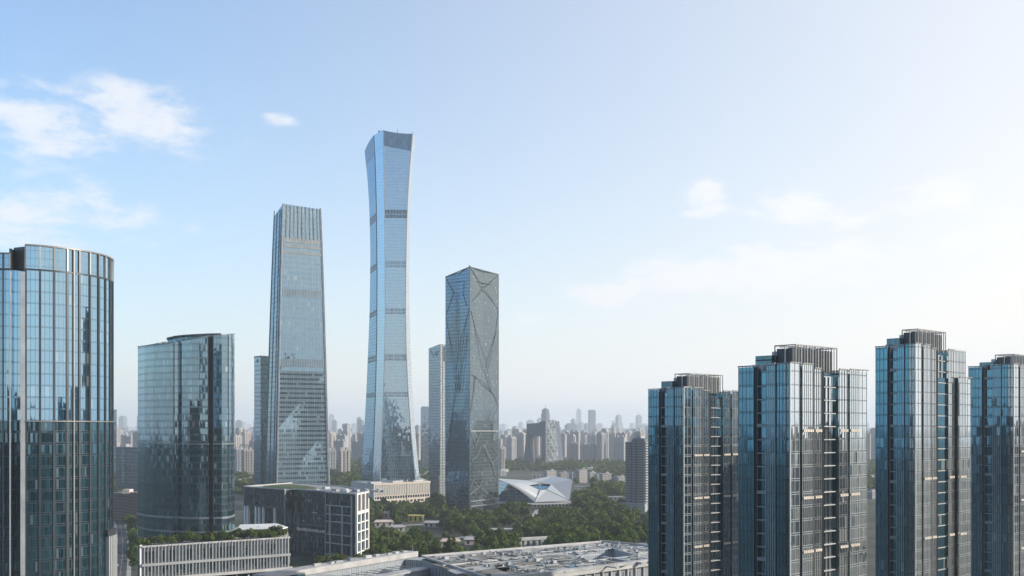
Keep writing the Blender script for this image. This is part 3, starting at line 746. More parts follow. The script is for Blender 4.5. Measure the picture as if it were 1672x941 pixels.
    # edge trims along the corners
    for i, mt, w_ in ((1, 'steel', .8), (2, 'fin_pale', 1.0), (3, 'fin_pale', 1.1)):
        b = MB()
        for (p, z0), (q, z1) in zip(L, L[1:]): b.bar((p[i][0], p[i][1]-.4, z0), (q[i][0], q[i][1]-.4, z1+.05), w_, w_)
        p, z0 = L[-1]; q, z1 = zun_level(216); b.bar((p[i][0], p[i][1]-.4, z0), (q[i][0], q[i][1]-.4, z1), w_, w_)
        b.build('corner_trim', M[mt], T)
    # recessed lobby and columns
    p, z = zun_level(786); cx = sum(q[0] for q in p)/8; cy = sum(q[1] for q in p)/8
    MB().prism([(cx+(q[0]-cx)*.93, cy+(q[1]-cy)*.93) for q in p], 0, z, 0).build('lobby_wall', M['g_dark'], T)
    for t_ in (.02, .34, .42, .66, .98):
        q = Vector(p[2]).lerp(Vector(p[3]), t_); MB().abox(q.x-.7, q.x+.7, q.y, q.y+1.4, 0, z-.05).build('column', M['fin_pale'], T)
    MB().loft([[(cx+(q[0]-cx)*.93, cy+(q[1]-cy)*.93, 18) for q in p], [(cx+(q[0]-cx)*.985, cy+(q[1]-cy)*.985, z-.1) for q in p]], 0, False).build('flared_skirt', M['g_cwtside'], T)
flared_tower()

def stone_podium():
    A, B = G(609.5, 1435), G(702, 1510); zt = Z(790.5, 1435)
    C = G(680, 1680); D = G(573, 1512)
    T = thing('stone_base_building', 'beige stone base building with rows of dark windows under the tallest tower', 'podium', (A[0], A[1], 0))
    MB().prism([A, B, C, D], 0, zt, 0, True, 1).build('wall', [M['stone'], M['roof_light']], T)
    d = Vector((B[0]-A[0], B[1]-A[1])); L = d.length; d.normalize(); n = Vector((d.y, -d.x)); n = n if n.x > 0 else -n
    for i in range(34):
        s = L*(i+.5)/34; MB().box(Vector(A)+d*s+n*.35, d, n, .55, .35, 12.3, zt-2.2).build('stone_fin', M['stone'], T)
    MB().box(Vector(A)+d*L/2+n*.08, d, n, L/2-2, .08, 12.6, zt-2.5).build('slot_glazing', M['darkvoid'] if False else M['concrete'], T)
    for i in range(22):
        s = L*(i+.75)/22.5; MB().box(Vector(A)+d*s+n*.12, d, n, L/22*.33, .12, 7.4, 10.8).build('window', M['g_core'], T)
    for i in range(14):
        s = L*(i+.9)/15; MB().box(Vector(A)+d*s+n*.12, d, n, L/15*.28, .12, 1.6, 4.6).build('window', M['g_core'], T)
    MB().box(Vector(A)+d*L/2+n*.3, d, n, L/2+.4, .5, zt-2, zt+.3).build('cornice', M['stone'], T)
    MB().box(Vector(A)+d*.9+n*.5, d, n, 1.1, .8, 0, zt+.2).build('corner_pier', M['slab'], T)
    MB().box(Vector(A)+d*(L*.58)+n*.4, d, n, .6, .6, 0, zt+4).build('entrance_pylon', M['slab'], T)
    e = Vector((D[0]-A[0], D[1]-A[1])).normalized(); m = Vector((e.y, -e.x)); m = m if m.x < 0 else -m
    for z in (4, 9, 14): MB().box((Vector(A)+Vector(D))/2+m*.1, e, m, 26, .12, z, z+2.2).build('window_band', M['steel'], T)
    rr = Vector(A).lerp(Vector(B), .2)
    for k in range(3): MB().box(Vector(A)+d*(12+k*38)-n*12, d, n, 9, 4, zt, zt+2.2).build('roof_terrace', M['slab'], T)
stone_podium()

def slim_right_neighbour():
    A, B, C = G(700, 1652), G(718.5, 1634), G(747, 1672)
    T = thing('slanted_office_tower', 'slim blue-grey tower with a slanted top, half hidden behind the angular grey tower', 'office tower', (B[0], B[1], 0))
    D = (A[0]+C[0]-B[0], A[1]+C[1]-B[1]+6)
    zs = [Z(569, 1652), Z(562, 1634), Z(563, 1650), Z(568, 1660)]
    b = MB()
    for i, (p, q, m) in enumerate(((A, B, 0), (B, C, 1), (C, D, 1), (D, A, 0))):
        j = (i+1) % 4; L = math.dist(p, q); b.face([(*p, 0), (*q, 0), (*q, zs[j]), (*p, zs[i])], [(0, 0), (L, 0), (L, zs[j]), (0, zs[i])], m)
    b.face([(*p, z-1.5) for p, z in zip((A, B, C, D), zs)], None, 2)
    b.build('wall', [M['g_blue'], M['g_bluelight'], M['roof']], T)
    for k in range(3):
        q = Vector(B).lerp(Vector(C), (.02, .16, .30)[k]); MB().abox(q.x-.6, q.x+.6, q.y-1.2, q.y-.1, 0, zs[1]-k*.3).build('pale_fin', M['fin_pale'], T)
    q0, q1 = Vector(B).lerp(Vector(C), .17), Vector(B).lerp(Vector(C), .95)
    MB().loft([[(q0.x, q0.y-.3, 200), (q1.x, q1.y-.3, 200), (q1.x, q1.y-.2, 200), (q0.x, q0.y-.2, 200)], [(q0.x, q0.y-.3, zs[1]-3), (q1.x, q1.y-.3, zs[1]-3), (q1.x, q1.y-.2, zs[1]-3), (q0.x, q0.y-.2, zs[1]-3)]]).build('crown_panel', M['fin_dark'], T)
    e = MB(); d = Vector((B[0]-A[0], B[1]-A[1], 0)).normalized(); n = Vector((d.y, -d.x, 0)); n = (n if n.y < 0 else -n)*.2
    for (u0, v0, u1, v1, w_) in ((703, 572, 709, 583, .9), (710, 574, 712, 581, 1.4), (713, 573, 713.5, 580, 1.2), (715.5, 571, 714.5, 581, .9)):
        e.bar(hit(u0, v0, A, B)+n, hit(u1, v1, A, B)+n, w_, .3)
    e.build('wall_logo', M['steel'], T)
slim_right_neighbour()

# ------------------------------------------------------------------ angular grey tower with folded facets
def angular_tower():
    Lp, Fp, Rp = (727.3, 1352.), (767, 1325.), (814, 1386.)
    A, B, C = G(*Lp), G(*Fp), G(*Rp)
    D = (A[0]+C[0]-B[0], A[1]+C[1]-B[1])
    T = thing('angular_grey_tower', 'angular grey glass tower with creased facets and a peaked glass corner at the top', 'skyscraper', (B[0], B[1], 0))
    zs = [Z(452.5, 1352), Z(436, 1325), Z(448.5, 1386), Z(458, 1410)]
    b = [MB(), MB()]
    # each wall is folded along its creases: rows of points pushed in and out
    def wall(mb, p, q, z0p, z0q, folds):
        p, q = Vector(p), Vector(q); L = (q-p).length; n = Vector((q.y-p.y, p.x-q.x)).normalized(); n = n if n.y < 0 else -n
        rows = 24; cols = 10
        def pos(i, j):
            s = i/cols; h = j/rows; z = h*(z0p+(z0q-z0p)*s); o = folds(s, h); r = p.lerp(q, s)+n*o; return (r.x, r.y, z)
        for j in range(rows):
            for i in range(cols):
                a, c, e, f = pos(i, j), pos(i+1, j), pos(i+1, j+1), pos(i, j+1)
                mb.face([a, c, e], [(L*i/cols, a[2]), (L*(i+1)/cols, c[2]), (L*(i+1)/cols, e[2])]); mb.face([a, e, f], [(L*i/cols, a[2]), (L*(i+1)/cols, e[2]), (L*i/cols, f[2])])
    def fold(s, h):
        d = abs(((h*2.2+.1) % 1)-.5)*2            # diamonds, three up the height
        return -3.2*max(0, 1-abs(s-.5)*2-d*.5) if 0 < s < 1 else 0
    wall(b[0], A, B, zs[0], zs[1], fold); wall(b[1], B, C, zs[1], zs[2], fold)
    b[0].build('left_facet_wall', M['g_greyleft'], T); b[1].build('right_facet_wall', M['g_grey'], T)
    r = MB()
    for p, q, z0, z1 in ((C, D, zs[2], zs[3]), (D, A, zs[3], zs[0])): r.face([(*p, 0), (*q, 0), (*q, z1), (*p, z0)])
    r.build('rear_wall', M['g_grey'], T)
    zr = Z(462, 1352)
    MB().face([(*p, zr) for p in (A, B, C, D)]).build('roof_deck', M['roof_light'], T)
    rr = MB(); cen = ((A[0]+C[0])/2, (A[1]+C[1])/2)
    for (p, z0), (q, z1) in (((A, zs[0]), (B, zs[1])), ((B, zs[1]), (C, zs[2])), ((C, zs[2]), (D, zs[3])), ((D, zs[3]), (A, zs[0]))):
        rr.bar((*p, z0), (*q, z1), .9, .9)
    rr.build('roof_edge', M['fin_dark'], T)
    nl = Vector((B[1]-A[1], A[0]-B[0], 0)).normalized(); nl = (nl if nl.y < 0 else -nl)*.35
    nr = Vector((C[1]-B[1], B[0]-C[0], 0)).normalized(); nr = (nr if nr.y < 0 else -nr)*.35
    right = [[(768, 438), (790, 470), (813, 506)], [(812.5, 450), (790, 472), (771, 492)], [(813, 506), (809, 545), (797, 601)], [(769, 508), (778, 545), (793, 590), (802, 640)],
             [(770, 612), (790, 625), (806, 645), (813, 662)], [(776, 614), (773, 640), (768, 672)]]
    rlow = [[(812, 668), (803, 690), (805, 732), (815, 745)], [(767, 700), (777, 728), (785, 706)], [(786, 728), (779, 745), (771, 752)], [(791, 728), (797, 742), (804, 757), (814, 744)],
            [(804, 757), (812, 790)], [(771, 752), (772, 785), (768, 800)], [(767, 808), (783, 795), (788, 784)], [(772, 784), (783, 797)], [(785, 795), (797, 808), (814, 815)]]
    left = [[(728, 454), (740.5, 478), (729, 514)], [(758, 459), (756, 480), (762, 500)], [(766.5, 503), (757, 540), (748, 578), (744, 620)], [(745, 477), (745, 640)], [(728.5, 516), (735, 560), (741, 605), (745, 640)],
            [(763, 545), (755, 600), (752, 640)], [(745, 622), (738, 680), (731, 740)]]
    def crease(ln, P_, Q_, n, mat, w_):
        b = MB()
        for a, c in zip(ln, ln[1:]): b.bar(hit(*a, P_, Q_)+n*.6, hit(*c, P_, Q_)+n*.6, w_, .6)
        b.build('crease_joint', mat, T)
    for ln in right: crease(ln, B, C, nr, M['fin_dark'], .45)
    for ln in rlow: crease(ln, B, C, nr, M['steel'], .5)
    for ln in left: crease(ln, A, B, nl, M['fin_dark'], .4)
    b_ = MB(); b_.bar((B[0], B[1]-.3, 0), (B[0], B[1]-.3, zs[1]+.5), .8, .8); b_.build('corner_post', M['steel'], T)
    b_ = MB(); b_.bar((C[0], C[1]-.3, 0), (C[0], C[1]-.3, zs[2]), .8, .8); b_.build('corner_post', M['fin_pale'], T)
    q0, q1 = hit(768, 704, B, C), hit(814.5, 704, B, C); MB().bar(q0+nr, q1+nr, 1.0, .8).build('floor_band', M['slab'], T)
    for v in (818, 826): MB().bar(hit(768, v+1, B, C)+nr, hit(815, v-4, B, C)+nr, 1.0, 1.4).build('floor_band', M['steel'], T)
    MB().abox(B[0]-1.2, B[0]+1.0, B[1]+2, B[1]+4, zs[1]-6, zs[1]+2).build('mast', M['steel'], T)
angular_tower()

# ------------------------------------------------------------------ white folded museum
def museum():
    T = thing('white_museum_hall', 'white angular hall with folded metal roof planes and a dark skylight slot', 'museum', (*G(875, 1450), 0))
    p = {k: Vector(P(*q)) for k, q in dict(a=(808, 781.5, 1500), a2=(862, 785, 1512), r=(903, 777.5, 1545), c=(934.5, 784, 1478), d=(929.5, 817.5, 1442), t=(873, 820.5, 1425),
         s=(829.5, 789.5, 1432), m=(882, 801, 1447), w1=(864, 792.5, 1468), w2=(900, 791.5, 1476), wt=(881, 789.5, 1502), n=(893, 800, 1455)).items()}
    q = lambda *k: [p[i] for i in k]
    def sheet_(name, keys, mat='museum'):
        o = MB().face(q(*keys)).build(name, M[mat], T)
        if mat == 'museum':
            md = o.modifiers.new('thickness', 'SOLIDIFY'); md.thickness = .7; md.offset = 0
        return o
    sheet_('roof_plane', ('a', 's', 'w1', 'wt', 'a2')); sheet_('roof_plane', ('a2', 'wt', 'w2', 'c', 'r'))
    # the left front sheet bends down in a curve
    b = MB(); n = 24
    for i in range(n):
        f = lambda k: (p['s'].lerp(p['t'], k/n)+Vector((0, 0, 1.9*math.sin(math.pi*k/n))), p['w1'].lerp(p['m'], k/n))
        (a0, b0), (a1, b1) = f(i), f(i+1); b.face([a0, a1, b1, b0])
    o = b.build('front_sheet', M['museum'], T, True); md = o.modifiers.new('thickness', 'SOLIDIFY'); md.thickness = .7
    sheet_('front_sheet', ('t', 'd', 'n', 'm')); sheet_('side_sheet', ('d', 'c', 'w2', 'n'))
    dn = Vector((0, 1.5, -1.2))
    MB().face([p[k]+dn for k in ('w1', 'm', 'n', 'w2', 'wt')]).build('skylight_glass', M['g_core'], T)
    MB().bar(p['wt'], p['m'], .8).build('skylight_mullion', M['museum'], T)
    for k0, k1 in (('m', 't'), ('n', 'd'), ('a2', 'wt')): MB().bar(p[k0]+Vector((0, -.3, .3)), p[k1]+Vector((0, -.3, .3)), .7).build('seam_joint', M['steel'], T)
    # glazed flank under the curve, and the enclosed back
    bt = [(*G(806, 1500), 4), (*G(872, 1432), 4)]
    g = MB(); pts = [p['s'].lerp(p['t'], k/n)+Vector((0, 2.5, 1.7*math.sin(math.pi*k/n)-.5)) for k in range(n+1)]
    g.face([(*G(808, 1470), 3.5), (*G(829, 1440), 3.5), (p['s'].x, p['s'].y+2, p['s'].z-.5), (p['a'].x, p['a'].y-8, p['a'].z-.6)])
    for k in range(n): g.face([(pts[k].x, pts[k].y, 3.5), (pts[k+1].x, pts[k+1].y, 3.5), pts[k+1], pts[k]])
    g.build('flank_glass', M['g_blue'], T)
    MB().loft([[(*G(812, 1490), 3), (*G(872, 1445), 3), (*G(926, 1458), 3), (*G(931, 1490), 3), (*G(903, 1545), 3), (*G(860, 1520), 3)],
               [(*G(816, 1496), 24), (*G(864, 1476), 16), (*G(905, 1478), 20), (*G(930, 1492), 27), (*G(903, 1542), 30), (*G(862, 1515), 28)]]).build('hall_wall', M['concrete'], T)
    pl = [G(812, 1436), G(868, 1414), G(937, 1428), G(939, 1450), G(906, 1560), G(808, 1510)]
    MB().prism(pl, 2.2, 3.4).build('plinth_deck', M['slab'], T)
    for i in range(12):
        a = Vector(pl[1]).lerp(Vector(pl[2]), (i+.5)/12); MB().abox(a.x-.8, a.x+.8, a.y+1, a.y+2.4, 0, 2.2).build('plinth_column', M['slab'], T)
    MB().prism([(Vector(q_)+Vector((0, 8))) for q_ in pl[:3]]+[G(906, 1540)], 0, 2.15).build('undercroft_wall', M['darkvoid'], T)
museum()

# ------------------------------------------------------------------ looped tower with a square hole, far off
def loop_tower():
    D0 = 2900.
    T = thing('looped_tower', 'hazy blue looped tower, two leaning legs joined by an overhanging bridge', 'office tower', (*G(880, D0), 0))
    def ly(pts, dep, dx):
        front = [Vector(P(u, v, D0+dd)) for u, v, dd in pts]; return front, [q+Vector((dx, dep, 0)) for q in front]
    def solid(name, pts, dep, dx, mats):
        f, k = ly(pts, dep, dx); b = MB(); n = len(f); b.face(f, None, 0)
        for i in range(n):
            j = (i+1) % n; b.face([f[i], k[i], k[j], f[j]], None, 1)
        b.face(k[::-1], None, 0); return b.build(name, mats, T)
    blue, lat = M['loop'], M['diag']
    solid('leg', [(853, 768, 40), (868.5, 768, 30), (866, 738, 30), (864.5, 713, 30), (859, 713, 38)], 60, 12, [blue, blue])
    solid('leg', [(884.2, 768, 8), (893, 768, 0), (891, 713, 0), (884.2, 713, 8)], 55, 30, [blue, lat])
    solid('bridge', [(859, 713.2, 38), (864.5, 713.2, 30), (868, 711, 28), (884.2, 713.2, 8), (891, 713.2, 0), (890.7, 687, 0), (881, 689, 9), (881, 690.5, 10), (860.2, 692.3, 38)], 58, 30, [blue, lat])
    a = [P(891.2, 768, D0), P(914, 768, D0+22), P(909.5, 720, D0+20), P(905.5, 687, D0+16), P(890.9, 687, D0)]
    MB().face([Vector(q)+Vector((-.3, -1.2, .2)) for q in a]).build('lattice_face', M['diag'], T)
    solid('leg', [(893.2, 768, 6), (913.8, 768, 24), (905.3, 688, 17), (891.2, 688, 6)], 34, 14, [M['diag'], blue])
    b = MB()
    def fp(s, t):
        lo = Vector(a[0]).lerp(Vector(a[1]), s); hi = Vector(a[4]).lerp(Vector(a[3]), s); return lo.lerp(hi, t)+Vector((0, -2, 0))
    for i in range(9):
        for k in range(5):
            s0, s1, t0, t1 = k/5, (k+1)/5, i/9, (i+1)/9
            if (i+k) % 2: b.bar(fp(s0, t0), fp(s1, t1), .9)
            else: b.bar(fp(s1, t0), fp(s0, t1), .9)
    b.build('diagrid_lattice', M['diagrid'], T)
    x0, y0, z0 = P(898, 687, D0+20); MB().abox(x0-8, x0+8, y0, y0+20, z0-4, z0+.8).build('roof_edge', M['fin_dark'], T)
M['loop'] = plain('dull_blue_cladding', (.065, .085, .11), .6)
M['diag'] = glass('lattice_glass', (.6, .66, .7), (.14, .16, .17), .15, (9, 9), (.9, .9), (.28, .30, .31), 0, tilt=.02)
loop_tower()

# ------------------------------------------------------------------ residential glass towers on the right
def res_tower(u0, D0, ztop, phi, Wr, Ll, label, steps=False, penth=True, seed=1, crown=5.6, rows=(5, 10, 14)):
    r = random.Random(seed)
    o = Vector(G(u0, D0)); a = math.radians(phi)
    e1 = Vector((math.cos(a), math.sin(a))); e2 = Vector((-math.sin(a), math.cos(a))); n1, n2 = -e2, -e1
    T = thing('residential_tower', label, 'apartment tower', (o.x, o.y, 0), 'glass residential towers on the right')
    def q(s, t): return o+e1*s+e2*t
    kr, kl = Wr/37., Ll/15.1
    fl = 3.35
    core = [q(1.4, 1.4), q(Wr-1.2, 1.4), q(Wr-1.2, Ll-.6), q(1.4, Ll-.6)]
    MB().prism([tuple(c) for c in core], 0, ztop-1.2, 0, True, 1).build('core_wall', [M['g_core'], M['roof']], T)
    def bay_r(s0, s1, dep, mat, zt, name='glass_bay'):
        s0, s1 = s0*kr, s1*kr
        MB().prism([tuple(q(s0, dep)), tuple(q(s1, dep)), tuple(q(s1, 1.8)), tuple(q(s0, 1.8))], 0, zt).build(name, mat, T)
        return s0, s1
    def bay_l(t0, t1, dep, mat, zt, name='glass_bay'):
        t0, t1 = t0*kl, t1*kl
        MB().prism([tuple(q(1.8, t0)), tuple(q(dep, t0)), tuple(q(dep, t1)), tuple(q(1.8, t1))], 0, zt).build(name, mat, T)
        return t0, t1
    zlo = ztop-65
    def fins_r(s0, s1, dep, sp, mat, zt, w=.045, dp=.07, name='fin'):
        n = max(1, int(round((s1-s0)/sp)))
        for i in range(n+1):
            s = s0+(s1-s0)*i/n; MB().box(q(s, dep-dp/2), e1, e2, w, dp/2+.02, 0, zt+.45).build(name, mat, T)
    def fins_l(t0, t1, dep, sp, mat, zt, w=.045, dp=.07):
        n = max(1, int(round((t1-t0)/sp)))
        for i in range(n+1):
            t_ = t0+(t1-t0)*i/n; MB().box(q(dep-dp/2, t_), e2, e1, w, dp/2+.02, 0, zt+.45).build('fin', mat, T)
    nf = int(ztop/fl)
    def rails_r(s0, s1, dep, mat, zt, both=True):
        b = MB()
        for f in range(14, nf+1):
            for dz in ((0, .55) if f*fl < 96 else (0,)):
                z = f*fl+dz
                if z < zt-.3: b.box(q((s0+s1)/2, dep-.02), e1, e2, (s1-s0)/2, .03, z, z+(.08 if z < 96 else .04))
        b.build('transom_rail', mat, T)  # horizontal transom rails along the floors
    def rails_l(t0, t1, dep, mat, zt):
        b = MB()
        for f in range(14, nf+1):
            z = f*fl
            if z < zt-.3 and f % 3 == 0: b.box(q(dep-.03, (t0+t1)/2), e2, e1, (t1-t0)/2, .04, z, z+.08)
        b.build('transom_rail', mat, T)  # horizontal transom rails at some of the floors
    br, fb, fp = M['fin_bronze'], M['fin_dark'], M['fin_pale']
    gR, gL = M['g_resR'], M['g_resL']
    zs = ztop-8.6 if steps else ztop           # the tower with the lower front bay
    # right face, from the near corner
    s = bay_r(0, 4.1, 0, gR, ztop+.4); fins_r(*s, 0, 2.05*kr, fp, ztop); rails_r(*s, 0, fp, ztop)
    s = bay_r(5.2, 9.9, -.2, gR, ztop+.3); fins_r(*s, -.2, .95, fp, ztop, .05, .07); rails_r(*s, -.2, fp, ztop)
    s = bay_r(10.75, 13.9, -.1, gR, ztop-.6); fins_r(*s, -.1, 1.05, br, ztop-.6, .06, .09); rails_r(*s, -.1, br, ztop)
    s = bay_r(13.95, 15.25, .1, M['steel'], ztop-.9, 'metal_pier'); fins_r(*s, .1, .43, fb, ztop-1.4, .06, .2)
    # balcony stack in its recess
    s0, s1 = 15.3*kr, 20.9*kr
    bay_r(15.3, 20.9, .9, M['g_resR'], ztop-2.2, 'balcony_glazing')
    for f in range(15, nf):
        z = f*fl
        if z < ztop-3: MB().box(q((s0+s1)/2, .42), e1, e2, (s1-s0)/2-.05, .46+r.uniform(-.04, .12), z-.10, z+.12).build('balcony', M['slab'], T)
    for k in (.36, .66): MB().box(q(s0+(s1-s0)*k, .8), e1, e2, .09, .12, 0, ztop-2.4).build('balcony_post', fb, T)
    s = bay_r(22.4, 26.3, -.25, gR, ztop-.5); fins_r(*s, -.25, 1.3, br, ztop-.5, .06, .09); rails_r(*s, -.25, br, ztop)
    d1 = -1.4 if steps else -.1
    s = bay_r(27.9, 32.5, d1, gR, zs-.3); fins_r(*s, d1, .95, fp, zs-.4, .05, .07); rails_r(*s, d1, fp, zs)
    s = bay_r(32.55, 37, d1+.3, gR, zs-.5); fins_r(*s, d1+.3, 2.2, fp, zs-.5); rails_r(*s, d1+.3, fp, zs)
    if steps:
        s = bay_r(27.95, 36.6, .4, gR, ztop-.4); fins_r(*s, .4, .95, fp, ztop-.4, .05, .07)
        s = bay_r(15.4, 20.8, .2, M['g_core'], zs-.5, 'balcony_glazing')
    # pale louvre rows every seventh floor
    for f in rows:
        z = ztop-f*fl+.3
        for (a0, a1, dp) in ((5.2, 9.9, -.2), (10.75, 13.9, -.1), (22.4, 26.3, -.25), (27.9, 32.5, d1)):
            n = max(3, int((a1-a0)*kr/.72)); b = MB()
            for i in range(n):
                c = (a0+(a1-a0)*(i+.5)/n)*kr; b.box(q(c, dp-.2), e1, e2, (a1-a0)*kr/n*.36, .2, z, z+.65)
            b.build('louver_band', M['louver'], T)
    # left face, from the near corner
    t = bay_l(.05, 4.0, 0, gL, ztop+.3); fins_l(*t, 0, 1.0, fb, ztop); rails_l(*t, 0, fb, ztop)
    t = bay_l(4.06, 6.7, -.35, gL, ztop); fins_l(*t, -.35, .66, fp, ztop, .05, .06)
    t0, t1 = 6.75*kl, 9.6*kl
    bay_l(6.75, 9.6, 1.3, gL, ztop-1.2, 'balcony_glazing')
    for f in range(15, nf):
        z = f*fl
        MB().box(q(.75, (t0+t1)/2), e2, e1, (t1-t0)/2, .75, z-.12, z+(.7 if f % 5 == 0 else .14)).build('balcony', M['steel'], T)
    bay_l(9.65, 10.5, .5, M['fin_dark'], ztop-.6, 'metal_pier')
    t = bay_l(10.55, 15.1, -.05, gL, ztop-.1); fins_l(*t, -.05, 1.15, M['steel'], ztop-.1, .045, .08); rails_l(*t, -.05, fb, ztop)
    # corner post and parapet rails
    MB().box(q(-.05, -.05), e1, e2, .16, .16, 0, ztop+.7).build('corner_post', fp, T)
    for (s0, s1, dep, z) in ((0, 4.1, 0, .5), (5.2, 9.9, -.2, .4), (10.75, 13.9, -.1, -.5), (22.4, 26.3, -.25, -.4), (27.9, 37, d1 if steps else -.1, zs-ztop-.2)):
        MB().box(q((s0+s1)/2*kr, dep-.1), e1, e2, (s1-s0)/2*kr+.1, .2, ztop+z, ztop+z+.3).build('parapet_rail', br, T)
    for (t0, t1, dep, z) in ((.05, 4.0, 0, .3), (4.06, 6.7, -.35, .05), (10.55, 15.1, -.05, 0)):
        MB().box(q(dep-.1, (t0+t1)/2*kl), e2, e1, (t1-t0)/2*kl+.1, .2, ztop+z, ztop+z+.3).build('parapet_rail', M['steel'], T)
    # open roof frames behind the parapet and small plant
    for k in range(7):
        c = q(2.5+r.random()*2.2, 2+k*(Ll-3)/7); MB().box(c, e1, e2, .5+r.random()*.6, .5, ztop-1.2, ztop+.3+r.random()*.7).build('vent_unit', r.choice([fp, M['slab'], M['steel']]), T)
    if penth:
        h = crown; s0, s1, t0, t1 = 6.5*kr, 26*kr, 2.6*kl, 12.3*kl
        H = MB().prism([tuple(q(s0+.5, t0+1.2)), tuple(q(s1-.2, t0+1.2)), tuple(q(s1-.2, t0+(t1-t0)*.6)), tuple(q(s0+.5, t0+(t1-t0)*.6))], ztop-1.2, ztop+h-.9, 0, True, 1); H.build('penthouse_wall', [M['fin_dark'], M['roof']], T)
        n = int((s1-s0)/1.25)
        for i in range(n+1):
            c = s0+(s1-s0)*i/n; MB().box(q(c, t0), e1, e2, .08, .12, ztop-1.2, ztop+h-(.25 if i % 3 else 0)).build('screen_fin', fp if i % 2 == 0 else br, T)
        zz = ztop+h
        for (p0, p1) in ((q(s0, t0), q(s1, t0)), (q(s0, t0), q(s0, t0+(t1-t0)*.62)), (q(s1, t0), q(s1, t1)), (q(s0, t0+(t1-t0)*.62), q(s1, t0+(t1-t0)*.62))):
            MB().bar((*p0, zz-.15), (*p1, zz-.15), .28, .28).build('roof_frame_beam', br, T)
        for k in range(3):
            c = q(s0, t0+(t1-t0)*.31*k); MB().box(c, e1, e2, .13, .13, ztop-1.2, zz-.2).build('roof_frame_post', M['louver'] if k == 1 else br, T)
        for k in range(5):
            c = s0+(s1-s0)*(k+.5)/5; MB().bar((*q(c, t0+.3), zz-.4), (*q(c, t0+(t1-t0)*.6), zz-.4), .2, .2).build('roof_frame_beam', br, T)
        MB().prism([tuple(q(s0-1.5, t0+(t1-t0)*.62)), tuple(q(s0+9, t0+(t1-t0)*.62)), tuple(q(s0+9, t1+1.2)), tuple(q(s0-1.5, t1+1.2))], ztop-1.2, ztop+h-2.6).build('plant_room', M['g_core'], T)
        for k in range(3): MB().box(q(s0+3+k*3, t0+(t1-t0)*.8), e1, e2, .7, .7, ztop+h-2.6, ztop+h-1.4).build('vent_unit', fp, T)
    return T
res_tower(1116.5, 375, 113.6, 43, 36.5, 15.5, 'shortest glass residential tower, leftmost of the four, finned penthouse on its roof', seed=3, rows=(7, 11.4, 16.4))
res_tower(1290, 270, 115.6, 43, 37, 15.1, 'widest glass residential tower in front, open framed penthouse and stacked balconies', seed=4)
res_tower(1494.5, 325, 124.6, 43, 34, 12.6, 'stepped glass residential tower with a lower front bay on its right side', True, True, 5, 5.4, (12, 17.3))
res_tower(1655, 377, 121.6, 43, 36, 15.6, 'glass residential tower cut off by the right edge, plain corner parapet', seed=6, penth=True, crown=4.4, rows=(9, 14, 19))

# ------------------------------------------------------------------ grey apartment block beside them
def grey_apartment():
    A, B, C = G(1021, 1352), G(1053, 1333), G(1064, 1352); zt = Z(722, 1340)
    T = thing('grey_apartment_block', 'grey apartment block with stacked white balconies on its sunlit edge', 'apartment block', (A[0], A[1], 0))
    d = Vector((B[0]-A[0], B[1]-A[1])).normalized(); L = math.dist(A, B); n = Vector((d.y, -d.x)); e = -n
    def q(s, t): return tuple(Vector(A)+d*s+e*t)
    MB().prism([q(0, 0), q(8.5, 0), q(8.5, 24), q(0, 24)], 0, zt, 0, True, 1).build('wall', [M['f_grey'], M['roof']], T)
    MB().prism([q(8.5, 1.2), q(11, 1.2), q(11, 24), q(8.5, 24)], 0, zt+1.5, 0).build('recess_wall', M['f_grey'], T)
    MB().prism([q(11, -.4), q(L, -.4), q(L, 22), q(11, 22)], 0, zt+4.5, 0, True, 1).build('wall', [M['f_grey'], M['roof']], T)
    MB().prism([q(13, 4), q(20, 4), q(20, 14), q(13, 14)], zt+4.5, zt+8).build('stair_house', M['concrete'], T)
    MB().prism([q(16, -.7), q(17.4, -.7), q(17.4, 0), q(16, 0)], 0, zt+2).build('recess_strip', M['f_dark'], T)
    for f in range(1, 27):
        MB().box(Vector(q(L+.7, 5)), d, e, .8, 4.6, f*3.2-.5, f*3.2+.65).build('balcony', M['slab'], T)
    MB().prism([q(-4, -6), q(L+4, -6), q(L+4, 0), q(-4, 0)], 0, 9).build('entrance_block', M['concrete'], T)
    MB().bar((*q(-4, -6.3), 9.2), (*q(L+4, -6.3), 9.2), .8, .8).build('entrance_cornice', M['slab'], T)
M['f_grey'] = facade('grey_render', (.19, .20, .215), cell=(2.6, 3.2), hole=(.25, .8, .2, .72))
M['f_dark'] = facade('dark_render', (.08, .09, .10), cell=(1.4, 3.2))
grey_apartment()

